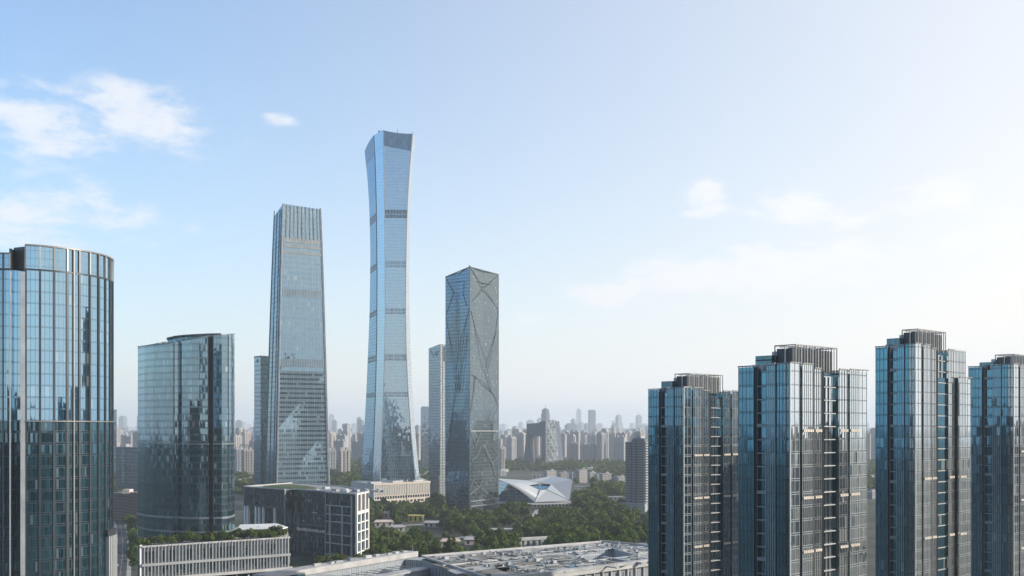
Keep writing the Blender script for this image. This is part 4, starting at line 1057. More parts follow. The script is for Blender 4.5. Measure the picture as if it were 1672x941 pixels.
# ------------------------------------------------------------------ flat-roofed mall along the bottom
def mall():
    zt = 20.0
    A, B, C, F1, D = (-56, 686), (64, 775), (128, 706), (81.5, 663), (-9, 578)
    T = thing('mall_building', 'large flat-roofed hall with a cluttered roof of vents, ducts and a sunken court', 'shopping mall', (0, 680, 0))
    MB().prism([A, D, (128, 705.9-2), C, B], 0, zt-1.2, 0, False).build('wall', M['m_wall'], T)
    # roof in four pieces round the court
    cw = [ground_at_z(q, zt) for q in ((938, 902), (1000, 897), (1040, 909), (960, 918))]
    def roofpiece(pts, z=zt, mat='roof', nm='roof_deck'): return MB().face([(*p, z) for p in pts]).build(nm, M[mat], T)
    roofpiece([A, D, cw[3], cw[0]]); roofpiece([A, cw[0], cw[1], B]); roofpiece([B, cw[1], cw[2], C]); roofpiece([D, (128, 703.9), C, cw[2], cw[3]], zt, 'roof_light')
    cb = MB()
    for i in range(4):
        j = (i+1) % 4; cb.face([(*cw[j], zt-9), (*cw[i], zt-9), (*cw[i], zt), (*cw[j], zt)])
    cb.build('court_wall', M['m_clad'], T); MB().face([(*p, zt-9) for p in cw]).build('court_floor', M['roof_light'], T)
    # parapets
    def par(a, b, h, w_, mat, nm='parapet', z=zt): return MB().bar((*a, z+h/2), (*b, z+h/2), w_, h).build(nm, M[mat], T)
    par(A, B, 1.3, .9, 'slab'); par(B, C, 1.6, .9, 'slab'); par(A, D, 1.2, 1.2, 'slab'); par(D, (128, 703.9), 1.6, 3.2, 'roof_light')
    for i in range(4): par(cw[i], cw[(i+1) % 4], .9, .6, 'slab')
    a0, a1 = ground_at_z((722, 925), zt), ground_at_z((940, 902), zt); par(a0, a1, .8, 1.6, 'roof_light', 'roof_ridge')
    a2, a3 = ground_at_z((820, 904), zt), ground_at_z((860, 912), zt); par(a2, a3, .8, 1.6, 'roof_light', 'roof_ridge')
    a4, a5 = ground_at_z((985, 912), zt), ground_at_z((1050, 922), zt); par(a4, a5, 1.2, 2.5, 'roof_light', 'roof_ridge')
    # front colonnade under the deep edge
    e = Vector((128-D[0], 703.9-D[1])); EL = e.length; e.normalize(); m = Vector((e.y, -e.x))
    for i in range(26):
        p = Vector(D)+e*(EL*(i+.5)/26)+m*.6; MB().box(p, e, m, .45, .6, 0, zt-1.6).build('column', M['slab'], T)
    MB().box(Vector(D)+e*EL/2+m*.5, e, m, EL/2, 1.6, zt-2.2, zt-.1).build('fascia', M['slab'], T)
    # plant on the roof
    dA = Vector((B[0]-A[0], B[1]-A[1])).normalized(); dB = Vector((dA.y, -dA.x))
    def inside(p, poly):
        c = False
        for i in range(len(poly)):
            (x0, y0), (x1, y1) = poly[i-1], poly[i]
            if (y0 > p[1]) != (y1 > p[1]) and p[0] < (x1-x0)*(p[1]-y0)/(y1-y0)+x0: c = not c
        return c
    roof = [(-48, 684), (64, 767), (112, 700), (-8, 590)]
    k = 0; r = random.Random(5)
    while k < 96:
        p = Vector(A)+dA*r.uniform(4, 150)+dB*r.uniform(3, 118)
        if not inside(p, roof) or inside(p, [(c[0]*1.0, c[1]) for c in cw]): continue
        k += 1; s = r.random()
        if s < .62: MB().box(p, dA, dB, r.uniform(.6, 1.8), r.uniform(.5, 1.5), zt, zt+r.uniform(.6, 2.0)).build('vent_unit', M[r.choice(['fin_pale', 'steel', 'steel', 'concrete'])], T)
        elif s < .85: MB().bar((*p, zt+.7), (*(p+(dA if r.random() < .6 else dB)*r.uniform(6, 22)), zt+.7), .7, .6).build('duct', M[r.choice(['steel', 'fin_pale', 'concrete', 'fin_dark'])], T)
        else: MB().box(p, dA, dB, r.uniform(2.5, 6), r.uniform(1.5, 3), zt, zt+.5).build('skylight', M[r.choice(['roof_light', 'g_core', 'concrete'])], T)
    pw = MB(); kk = 0
    while kk < 420:
        p = Vector(A)+dA*r.uniform(2, 150)+dB*r.uniform(2, 120)
        if not inside(p, roof) or inside(p, [(c[0], c[1]) for c in cw]): continue
        if math.sin(p.x*.11+1)*math.sin(p.y*.09+2) < -.1+r.uniform(-.3, .3): continue
        kk += 1; s = r.random()
        if s < .5: pw.box(p, dA, dB, r.uniform(.15, .6), r.uniform(.15, .6), zt+.02, zt+r.uniform(.4, 1.5), r.randrange(4))
        else: pw.bar((*p, zt+.35), (*(p+(dA if r.random() < .5 else dB)*r.uniform(3, 16)), zt+.35), .3, .3, r.randrange(4))
    tag(pw.build('pipework', [M['fin_pale'], M['steel'], M['fin_dark'], M['concrete']], T), kind='stuff')
    for q4 in (((705, 921), (790, 913), (850, 930), (770, 941)), ((800, 925), (925, 908), (955, 920), (840, 940)), ((765, 908), (850, 900), (880, 908), (800, 916)), ((1000, 914), (1040, 917), (1020, 925), (975, 922)), ((880, 899), (935, 894), (950, 898), (900, 904))):
        MB().face([(*ground_at_z(c, zt+.02), zt+.02) for c in q4]).build('gravel_bed', M['gravel'], T)
    for q4 in (((730, 931), (800, 922), (812, 927), (745, 938)), ((862, 893.5), (960, 888), (972, 890.5), (880, 897))):
        MB().face([(*ground_at_z(c, zt+.04), zt+.04) for c in q4]).build('roof_sheet', M['roof_light'], T)
    x = ground_at_z((979, 890), zt); MB().abox(x[0]-.15, x[0]+.15, x[1]-.15, x[1]+.15, zt, zt+6).build('mast', M['steel'], T)
    for i in range(9):
        p = Vector(A).lerp(Vector(D), (i+.5)/9); 
        MB().box(p+dA*4, dA, dB, 2.6, .35, zt, zt+.9).build('skylight', M['fin_dark'], T)
M['gravel'] = plain('brown_roof_gravel', (.16, .15, .13), .95, 0, .5, .25)
def ground_at_z(q, z):
    D_ = (HC-z)*F/(q[1]-VH); return (X(q[0], D_), D_)
M['m_wall'] = facade('grey_panel_wall', (.24, .26, .28), (.05, .06, .07), (6, 20), (.3, .5, .2, .8), .1)
M['m_clad'] = facade('grey_ribbed_cladding', (.30, .33, .36), (.16, .18, .2), (1.6, 30), (.0, .2, .0, 1.0), .1)
mall()

def mall_wing():
    zt = 19.0
    A, B = ground_at_z((486, 934), zt), ground_at_z((681, 902.5), zt)
    C, D = ground_at_z((697, 909), zt), ground_at_z((640, 905), zt)
    d = Vector((B[0]-A[0], B[1]-A[1])); L = d.length; d.normalize(); n = Vector((d.y, -d.x)); n = n if n.y < 0 else -n
    T = thing('court_building', 'long grey hall with a glazed inner court and steel roof trusses', 'hall', (A[0], A[1], 0))
    q = lambda s, t: tuple(Vector(A)+d*s+n*t)
    MB().prism([q(-25, 0), q(L, 0), q(L, -10), q(-25, -10)], 0, zt).build('rear_range', M['m_clad'], T)
    MB().prism([q(-25, -.6), q(L+.4, -.6), q(L+.4, -10.4), q(-25, -10.4)], zt, zt+.8).build('roof_deck', M['roof_light'], T)
    MB().prism([q(-25, .1), q(L, .1), q(L, .9), q(-25, .9)], zt-2.5, zt+.9).build('parapet', M['slab'], T)
    MB().prism([q(L-14, 1), q(L, 1), q(L+4, 46), q(L-10, 46)], 0, zt-3).build('side_range', M['m_clad'], T)
    MB().prism([q(-25, 26), q(L+2, 26), q(L+2, 34), q(-25, 34)], 0, zt-5).build('front_range', M['m_clad'], T)
    MB().prism([q(-25, 25.4), q(L+2, 25.4), q(L+2, 34.5), q(-25, 34.5)], zt-5, zt-4.2).build('roof_deck', M['roof_light'], T)
    MB().prism([q(-25, 1), q(L-14, 1), q(L-14, 26), q(-25, 26)], 0, 6).build('court_glass', M['g_core'], T)
    MB().prism([q(4, 2), q(16, 2), q(14, 30), q(2, 30)], 5, zt-2.6).build('cross_range', M['roof_light'], T)
    for i in range(9):
        s = 20+i*(L-36)/9
        b = MB(); b.bar((*q(s, 1), 13), (*q(s, 26), 13), .4, .5); b.bar((*q(s, 6), 10), (*q(s+4, 20), 13), .3, .3); b.build('steel_truss', M['fin_pale'], T)
    for i in range(12):
        s = rnd.uniform(-20, L-5); MB().box(Vector(q(s, -5)), d, n, rnd.uniform(.8, 3), rnd.uniform(.6, 1.6), zt+.8, zt+.8+rnd.uniform(.5, 1.6)).build('vent_unit', M[rnd.choice(['fin_pale', 'steel', 'concrete'])], T)
    x = ground_at_z((674, 902), zt); MB().abox(x[0]-.15, x[0]+.15, x[1]-.15, x[1]+.15, zt, zt+4).build('mast', M['fin_pale'], T)
    # low terrace roofs in front of the podium
    T2 = thing('terrace_hall', 'low pale-roofed terrace hall at the foot of the finned podium', 'hall', (*G(430, 640), 0))
    A2, B2 = G(300, 575), G(492, 640)
    d2 = Vector((B2[0]-A2[0], B2[1]-A2[1])); L2 = d2.length; d2.normalize(); n2 = Vector((d2.y, -d2.x)); n2 = n2 if n2.y < 0 else -n2
    w2 = lambda s, t: tuple(Vector(A2)+d2*s+n2*t)
    MB().prism([w2(-30, 0), w2(L2, 0), w2(L2-4, 60), w2(-30, 60)], 0, 14, 0).build('wall', M['m_wall'], T2)
    MB().prism([w2(-30, -.5), w2(L2+1, -.5), w2(L2-3, 60), w2(-30, 60)], 14, 14.8).build('roof_deck', M['roof_light'], T2)
    for i in range(14):
        s = -20+i*(L2+16)/14; MB().box(Vector(w2(s, 8+rnd.random()*8)), d2, n2, rnd.uniform(2, 5), rnd.uniform(1, 3), 14.8, 15.6+rnd.random()).build('skylight', M[rnd.choice(['g_core', 'roof', 'steel'])], T2)
    MB().prism([w2(L2*.55, 2), w2(L2*.9, 2), w2(L2*.88, 14), w2(L2*.53, 14)], 14.8, 18.2).build('glass_lantern', M['g_core'], T2)
    MB().prism([w2(L2*.55, 1.6), w2(L2*.9, 1.6), w2(L2*.88, 14.4), w2(L2*.53, 14.4)], 18.2, 18.8).build('lantern_roof', M['roof_light'], T2)
mall_wing()

# ------------------------------------------------------------------ street-side buildings between the two left towers
def street_block():
    A, B = G(189, 1560), G(233, 1530); zt = Z(731, 1540)
    T = thing('teal_office_block', 'teal glass office block with one pale vertical stripe, beyond the street', 'office block', (A[0], A[1], 0))
    MB().prism([A, B, (B[0]+10, B[1]+30), (A[0]+10, A[1]+30)], 0, zt, 0, True, 1).build('wall', [M['g_blue'], M['roof']], T)
    p = Vector(A).lerp(Vector(B), .3); MB().abox(p.x-1.6, p.x+1.6, p.y-1.5, p.y+1, 24, zt-3).build('stair_strip', M['g_bluelight'], T)
    for z in range(12, int(zt), 5): MB().bar((A[0], A[1]-.5, z), (B[0], B[1]-.5, z), .4, .9).build('floor_band', M['fin_dark'], T)
    MB().bar((*A, zt+.4), (*B, zt+.4), .8, 1).build('parapet', M['steel'], T)
    A, B = G(183, 1180), G(229, 1150); zt = Z(806, 1165)
    T = thing('brown_brick_block', 'low brown brick block with a pale cornice beside the street', 'apartment block', (A[0], A[1], 0))
    MB().prism([A, B, (B[0]+8, B[1]+26), (A[0]+8, A[1]+26)], 0, zt, 0, True, 1).build('wall', [M['f_brown'], M['roof']], T)
    MB().prism([G(212, 1148), G(226, 1143), G(226, 1156), G(212, 1158)], 0, zt+2, 0).build('stair_bay', M['f_brown'], T)
    MB().bar((*A, zt+.3), (*B, zt+.3), .9, .9).build('cornice', M['slab'], T)
    MB().abox(*sorted((X(203, 1165), X(214, 1165))), 1160, 1172, zt, zt+4.5).build('roof_house', M['pinkroof'], T)
M['f_brown'] = facade('brown_brick', (.16, .115, .09), cell=(3.0, 3.3), hole=(.25, .75, .3, .78))
street_block()

# ------------------------------------------------------------------ cars on the street
def car_proto(paint):
    c = thing('parked_car', 'car', 'car')
    b = MB(); prof = [(-2.2, .35), (2.2, .35), (2.25, .8), (1.3, .95), (-2.2, 1.0)]
    def ext(prof, w0, nm, mt):
        b = MB(); n = len(prof); l = [(-w0, x, z) for x, z in prof]; r_ = [(w0, x, z) for x, z in prof]
        b.face(l); b.face(r_[::-1])
        for i in range(n):
            j = (i+1) % n; b.face([l[i], r_[i], r_[j], l[j]])
        return b.build(nm, mt, c)
    ext(prof, .9, 'body', paint); ext([(-1.9, 1.0), (1.25, .95), (.5, 1.42), (-1.3, 1.45)], .78, 'cabin', M['carglass']); ext([(-1.25, 1.452), (.45, 1.425), (.4, 1.49), (-1.2, 1.51)], .74, 'car_roof', paint)
    for sx in (-.82, .82):
        for y in (-1.35, 1.35):
            b = MB(); q = [(y+.33*math.cos(a*math.pi/5), .34+.33*math.sin(a*math.pi/5)) for a in range(10)]
            l = [(sx-.1, a, z) for a, z in q]; r_ = [(sx+.1, a, z) for a, z in q]; b.face(l); b.face(r_[::-1])
            for i in range(10): b.face([l[i-1], r_[i-1], r_[i], l[i]])
            b.build('wheel', M['tyre'], c)
    return c
cols = {'white': (.7, .7, .7), 'dark': (.03, .035, .04), 'silver': (.35, .36, .37), 'red': (.3, .04, .03)}
for i, (cn, s, off, lab) in enumerate([('white', .30, 2.6, 'white car on the street nearest the podium corner'), ('dark', .345, -2.6, 'dark car just beyond the white one on the street'),
        ('silver', .46, 2.6, 'silver car halfway up the tree-lined street'), ('dark', .60, -2.6, 'dark car far up the street below the brick block'), ('red', .69, 2.6, 'red car at the far end of the street')]):
    k = s*(len(street)-1); j = int(k); a, c_ = Vector(street[j]), Vector(street[j+1]); d = (c_-a).normalized(); n = Vector((-d.y, d.x)); p = a.lerp(c_, k-j)+n*off
    o = car_proto(plain('car_paint_'+cn+str(i), cols[cn], .3, .2, .05)); o.location = (p.x, p.y, .01); o.rotation_euler.z = math.atan2(d.y, d.x)-math.pi/2; o['label'] = lab; o['group'] = 'cars on the street'

# ------------------------------------------------------------------ park pavilions, gate bridge
def pavilion(u, v, wpx, dp, h, rot, wall, roofm, label, name='park_pavilion', cat='pavilion', ridge=True):
    x, y = ground_at(u, v); w_ = wpx*y/F; T = thing(name, label, cat, (x, y, 0)); a = math.radians(rot)
    e, g = Vector((math.cos(a), math.sin(a))), Vector((-math.sin(a), math.cos(a)))
    MB().box((x, y+dp/2), e, g, w_/2, dp/2, 0, h).build('wall', wall, T)
    q = lambda s, t, z: (x+e.x*s+g.x*t, y+dp/2+e.y*s+g.y*t, z)
    r = MB(); W, Dp = w_/2+.9, dp/2+.9
    if ridge:
        r.face([q(-W, -Dp, h+.02), q(W, -Dp, h+.02), q(W*.8, 0, h+2.2), q(-W*.8, 0, h+2.2)]); r.face([q(W, Dp, h+.02), q(-W, Dp, h+.02), q(-W*.8, 0, h+2.2), q(W*.8, 0, h+2.2)])
        r.face([q(-W, Dp, h+.02), q(-W, -Dp, h+.02), q(-W*.8, 0, h+2.2)]); r.face([q(W, -Dp, h+.02), q(W, Dp, h+.02), q(W*.8, 0, h+2.2)])
    else:
        r.box((x, y+dp/2), e, g, W, Dp, h+.01, h+.7)
    r.build('roof', roofm, T)
    for k in range(max(2, int(w_/5))):
        s = -w_/2+w_*(k+.5)/max(2, int(w_/5)); b = MB(); b.box(Vector(q(s, -dp/2-.05, 0)[:2]), e, g, .9, .05, .8, h-.8); b.build('window', M['carglass'], T)
pavilion(626, 860, 30, 9, 4.5, 8, M['stone'], M['pinkroof'], 'long pale-roofed park pavilion nearest the white end wall')
pavilion(648, 868, 24, 8, 4, 8, M['stone'], M['roof_light'], 'pale park pavilion in front of the long pale-roofed one')
pavilion(679, 852, 24, 11, 6, -4, M['yellow'], M['yellow'], 'yellow flat-roofed pavilion among the park trees', ridge=False)
pavilion(632, 846, 16, 8, 5, 20, M['pinkroof'], M['pinkroof'], 'pinkish gabled pavilion at the back of the park by the stone base')
pavilion(705, 861, 26, 8, 4.2, -6, M['stone'], M['roof_light'], 'narrow pale-roofed pavilion right of the yellow one')
pavilion(735, 893, 30, 9, 4.5, 4, M['pinkroof'], M['pinkroof'], 'pink-walled hall behind the flat roof, left half')
pavilion(770, 890, 24, 9, 4.5, 4, M['pinkroof'], M['roof_light'], 'pink-walled hall with a pale roof, behind the mall edge')
pavilion(820, 872, 42, 12, 3.6, 3, M['slab'], M['roof_light'], 'long white flat-roofed pavilion in the middle of the park', ridge=False)
pavilion(1052, 898, 16, 8, 4, 3, M['slab'], M['roof_light'], 'small white pavilion half hidden by the nearest residential tower', ridge=False)
pavilion(952, 799, 26, 10, 4, 4, M['slab'], M['roof_light'], 'flat white shed among trees right of the white hall', ridge=False)
pavilion(1005, 817, 22, 10, 4, 0, M['slab'], M['roof_light'], 'small white-roofed shed left of the grey apartment block', ridge=False)
pavilion(876, 781, 12, 10, 6, 0, M['slab'], M['roof_light'], 'tiny white hut behind the roof of the white hall', ridge=False)
def gate_bridge():
    A, B = ground_at(852, 897), ground_at(888, 895); T = thing('concrete_footbridge', 'grey concrete footbridge on square piers, half sunk in trees behind the mall', 'footbridge', (A[0], A[1], 0))
    d = Vector((B[0]-A[0], B[1]-A[1])).normalized(); n = Vector((-d.y, d.x)); L = math.dist(A, B)
    MB().box(Vector(A)+d*L/2, d, n, L/2+10, 3, 7.2, 8.4).build('deck', M['concrete'], T)
    for sg in (-1, 1): MB().box(Vector(A)+d*L/2+n*2.9*sg, d, n, L/2+10, .12, 8.4, 9.5).build('railing', M['slab'], T)
    for k in (-.1, .12, .36, .62, .88, 1.1): MB().box(Vector(A)+d*L*k, d, n, 1.3, 2.2, 0, 7.2).build('pier', M['concrete'], T)
gate_bridge()

# ------------------------------------------------------------------ far apartments and skyline
def apt_mesh(kind):
    """a slab or point block with projecting bays, a stepped roof and roof houses, one metre units"""
    b = MB()
    if kind == 0:
        b.abox(-14, 14, -6, 6, 0, 78)
        for x in (-11, -3.5, 3.5, 11): b.abox(x-2.2, x+2.2, -7.4, -6, 0, 76); b.abox(x-2, x+2, 6, 7.2, 0, 76)
        b.abox(-9, -4, -3, 4, 78, 83); b.abox(4, 9, -3, 4, 78, 83); b.abox(-14.2, 14.2, -6.2, -5.8, 78, 79.4)
    elif kind == 1:
        b.abox(-9, 9, -8, 8, 0, 88); b.abox(-11.5, -9, -5, 5, 0, 84); b.abox(9, 11.5, -5, 5, 0, 84); b.abox(-3, 3, -10, -8, 0, 82)
        b.abox(-7, 7, -5, 5, 88, 92)
    elif kind == 2:
        b.abox(-20, 20, -6, 6, 0, 66)
        for x in (-16, -8, 0, 8, 16): b.abox(x-1.8, x+1.8, -7.6, -6, 0, 68)
        for x in (-12, 0, 12): b.abox(x-3, x+3, -3, 3, 66, 71)
    elif kind == 3:
        b.abox(-8, 8, -8, 8, 0, 100); b.abox(-9.5, -4, -9.5, -4, 0, 97); b.abox(4, 9.5, -9.5, -4, 0, 97); b.abox(4, 9.5, 4, 9.5, 0, 97); b.abox(-9.5, -4, 4, 9.5, 0, 97)
        b.abox(-6, 6, -4, 4, 100, 103)
    return b
def far_mesh(kind):
    b = MB()
    if kind == 0: b.abox(-20, 20, -16, 16, 0, 130); b.abox(-12, 12, -10, 10, 130, 140)
    elif kind == 1: b.abox(-15, 15, -15, 15, 0, 170); b.abox(-10, 10, -10, 10, 170, 182); b.abox(-.7, .7, -.7, .7, 182, 205)
    elif kind == 2: b.prism([(16*math.cos(a*math.pi/8), 16*math.sin(a*math.pi/8)) for a in range(16)], 0, 160); b.prism([(11*math.cos(a*math.pi/8), 11*math.sin(a*math.pi/8)) for a in range(16)], 160, 172)
    elif kind == 3: b.abox(-34, 34, -14, 14, 0, 95); b.abox(-34, -10, -14, 14, 95, 112)
    return b
M['apt_beige'] = facade('beige_render', (.36, .34, .32), (.05, .055, .06), (3.3, 3.0), (.25, .7, .25, .75), .08, .16)
M['apt_pink'] = facade('pinkish_render', (.37, .33, .31), (.05, .05, .06), (3.0, 3.0), (.25, .7, .25, .75), .08, .16)
M['apt_grey'] = facade('pale_grey_render', (.34, .34, .345), (.04, .05, .06), (3.3, 3.0), (.22, .72, .22, .75), .08, .16)
M['far_blue'] = facade('far_glass_render', (.13, .16, .20), (.05, .07, .09), (4, 4), (.2, .8, .2, .8), .1, .2)
M['far_pale'] = facade('far_pale_render', (.30, .31, .33), (.06, .08, .10), (4, 4), (.2, .8, .2, .8), .1, .2)
REG = [(-400, 228, 'beyond the street at the left'), (228, 437, 'beside the slim emblem tower'), (437, 545, 'behind the tapering tower'), (545, 605, 'left of the tallest tower'), (605, 690, 'behind the tallest tower'),
       (690, 800, 'behind the angular grey tower'), (800, 858, 'between the angular tower and the looped tower'), (858, 912, 'seen past the looped tower'), (912, 965, 'right of the looped tower'),
       (965, 1060, 'above the low white blocks'), (1060, 1410, 'behind the residential towers'), (1410, 1440, 'in the gap between residential towers'), (1440, 2200, 'behind the stepped residential tower')]
def region(u):
    for a, b, s in REG:
        if a <= u < b: return s
    return 'at the edge of the city'
KIND = ['long slab apartment tower', 'stepped apartment tower', 'wide apartment slab', 'four-winged apartment tower']
TONE = {'apt_beige': 'beige', 'apt_pink': 'pinkish', 'apt_grey': 'pale grey'}
APT = {}
for k in range(4):
    for mt in TONE:
        o = apt_mesh(k).build('apartment_tower', [M[mt]]); APT[k, mt] = o.data; bpy.data.objects.remove(o)
FAR = {}
for k in range(4):
    for mt in ('far_blue', 'far_pale'):
        o = far_mesh(k).build('distant_tower', [M[mt]]); FAR[k, mt] = o.data; bpy.data.objects.remove(o)
ra = random.Random(21)
def put(name, me, x, y, sx, sz, rz, label, cat, group):
    o = bpy.data.objects.new(name, me); COL.objects.link(o); o.location = (x, y, 0); o.scale = (sx, sx, sz); o.rotation_euler.z = rz
    return tag(o, label, cat, group)
gapu = [(165, 240), (372, 455), (528, 608), (676, 736), (806, 1072), (1398, 1446)]
def in_gap(u): return any(a <= u <= b for a, b in gapu)
n_apt = 0
D_ = 3250.
while D_ < 6900:
    u = -80.
    step = 21*3250/D_+5
    while u < 1760:
        u += step*ra.uniform(.65, 1.35)
        if not in_gap(u) and ra.random() < .87: continue
        Dj = D_+ra.uniform(-90, 90)
        if 838 < u < 925 and Dj < 3200: continue
        k = ra.choice([0, 0, 1, 1, 2, 3]); mt = ra.choice(['apt_beige', 'apt_beige', 'apt_pink', 'apt_grey', 'apt_grey'])
        sc_h = ra.choice([.45, .6, .7, .75, .8, .9])*ra.uniform(.95, 1.05)*(1 if k != 2 else 1.1)
        put('apartment_tower', APT[k, mt], X(u, Dj), Dj, 1.22, sc_h*1.22, math.radians(ra.choice([-24, -24, -18, -28, -32, 66])),
            f'{TONE[mt]} {KIND[k]} {region(u)}', 'apartment tower', f'{TONE[mt]} {KIND[k]}s {region(u)}')
        n_apt += 1
    D_ += 330 if D_ < 4200 else 620
print('apartments', n_apt)
nf = 0
for D_ in (8000, 10000, 13000, 17500):
    u = -60.
    while u < 1740:
        u += ra.uniform(11, 30)
        if not in_gap(u) and ra.random() < .9: continue
        k = ra.choice([0, 1, 2, 3, 0]); mt = ra.choice(['far_blue', 'far_pale'])
        tone = 'dark' if mt == 'far_blue' else 'pale'
        kn = ['block-topped', 'spired', 'round', 'wide stepped'][k]
        put('distant_tower', FAR[k, mt], X(u, D_), D_+ra.uniform(-300, 300), ra.uniform(.8, 1.25)*D_/7000, ra.choice([.38, .42, .48, .55, .8])*ra.uniform(.9, 1.1)*D_/6800, ra.uniform(0, 1.5),
            f'{tone} {kn} tower fading in the haze {region(u)}', 'distant tower', f'{tone} {kn} hazy towers {region(u)}'); nf += 1
print('far', nf)
# skyline towers that stand out, each built for itself
def sky_tower(name, u0, u1, vt, D, mat, label, cat='tower', steps=((1, 1),), mast=0, round_=False, rot=.3, parts=()):
    x0, x1 = X(u0, D), X(u1, D); cx, w_ = (x0+x1)/2, (x1-x0)/2; zt = Z(vt, D)
    T = thing(name, label, cat, (cx, D, 0)); z0 = 0
    for i, (fw, fz) in enumerate(steps):
        b = MB(); ww = w_*fw
        if round_: b.prism([(cx+ww*math.cos(a*math.pi/10), D+ww*math.sin(a*math.pi/10)) for a in range(20)], z0, zt*fz)
        else: 
            s = ww/(math.cos(rot)+.8*math.sin(rot)); b.box((cx, D), (math.cos(rot), math.sin(rot)), (-math.sin(rot), math.cos(rot)), s, s*.8, z0, zt*fz)
        b.build('shaft' if i == 0 else 'crown', mat, T); z0 = zt*fz
    if mast: MB().abox(cx-1, cx+1, D-1, D+1, zt, zt+mast).build('mast', M['steel'], T)
sky_tower('hazy_skyscraper', 960.5, 972.5, 669.5, 8500, M['far_blue'], 'tall square hazy blue skyscraper, highest on the skyline right of the looped tower', 'skyscraper', ((1, .97), (.9, 1)), rot=.25)
sky_tower('round_hazy_tower', 883.5, 898, 667, 6000, M['far_blue'], 'round blue tower with a mast rising just behind the looped tower', 'skyscraper', ((1, .86), (.85, .97), (.5, 1)), 22, True)
sky_tower('hazy_office_slab', 922, 942.5, 691.5, 8000, M['far_blue'], 'broad hazy blue slab tower with a stepped top and short mast', 'tower', ((1, .93), (.7, 1)), 14)
sky_tower('pointed_hazy_tower', 998, 1009, 692, 9500, M['far_blue'], 'hazy tower with a peaked stepped crown above the low white blocks', 'tower', ((1, .9), (.8, .96), (.35, 1.03)))
sky_tower('hazy_stepped_tower', 1043, 1053, 695, 10500, M['far_pale'], 'pale hazy stepped tower left of the grey apartment block roof', 'tower', ((1, .95), (.6, 1)))
sky_tower('blue_glass_tower', 686.5, 701, 664, 2500, M['g_blue'], 'plain blue glass tower between the tallest tower and the slanted one', 'office tower', ((1, .985), (.8, 1)), rot=.2)
sky_tower('dark_twin_tower', 558, 571.5, 691.5, 5600, M['far_blue'], 'dark blue hazy tower with a small cap, left of the tallest tower', 'tower', ((1, .97), (.5, 1)))
sky_tower('dark_slab_tower', 586.5, 600, 697, 5500, M['far_blue'], 'dark slab tower touching the left edge of the tallest tower', 'tower')
sky_tower('street_end_tower', 184, 191, 669, 2300, M['g_blue'], 'narrow dark blue tower just right of the round glass tower', 'tower')
sky_tower('hazy_pair_tower', 193, 204, 699, 8500, M['far_blue'], 'hazy blue tower beyond the teal office block', 'tower')
def near_apt(u0, u1, vt, vb, mat, label, bays):
    D = HC*F/(vb-VH); x0, x1 = X(u0, D), X(u1, D); zt = Z(vt, D); T = thing('apartment_tower', label, 'apartment tower', ((x0+x1)/2, D, 0))
    a = math.radians(28); e, g = Vector((math.cos(a), math.sin(a))), Vector((-math.sin(a), math.cos(a))); W = (x1-x0)*.92; c = Vector((x0+W*.12, D))
    MB().prism([tuple(c), tuple(c+e*W), tuple(c+e*W+g*14), tuple(c+g*14)], 0, zt, 0, True).build('wall', mat, T)
    for k in range(bays):
        s = W*(k+.5)/bays; MB().box(c+e*s-g*.7, e, g, W/bays*.27, .9, 0, zt-2).build('balcony_bay', mat, T)
    for k in range(2): MB().box(c+e*W*(.25+.5*k)+g*6, e, g, 3.2, 3, zt, zt+5).build('stair_house', mat, T)
    MB().prism([tuple(c-g*9-e*4), tuple(c+e*(W+5)-g*9), tuple(c+e*(W+5)), tuple(c-e*4)], 0, 7).build('shop_base', M['slab'], T)
near_apt(384, 398, 733, 781, M['apt_grey'], 'grey apartment tower behind the edge of the sloping glass tower', 3)
near_apt(396, 413.5, 735, 783, M['apt_beige'], 'sunlit beige apartment tower with ribbed bays beside the slim emblem tower', 4)
near_apt(553, 572.5, 735, 783, M['apt_beige'], 'sunlit beige apartment tower alone left of the tallest tower', 3)
near_apt(536, 549, 735, 776, M['apt_grey'], 'grey apartment tower next to the right edge of the tapering tower', 3)
near_apt(817, 825, 732, 771, M['apt_beige'], 'slender beige apartment tower touching the angular grey tower', 2)
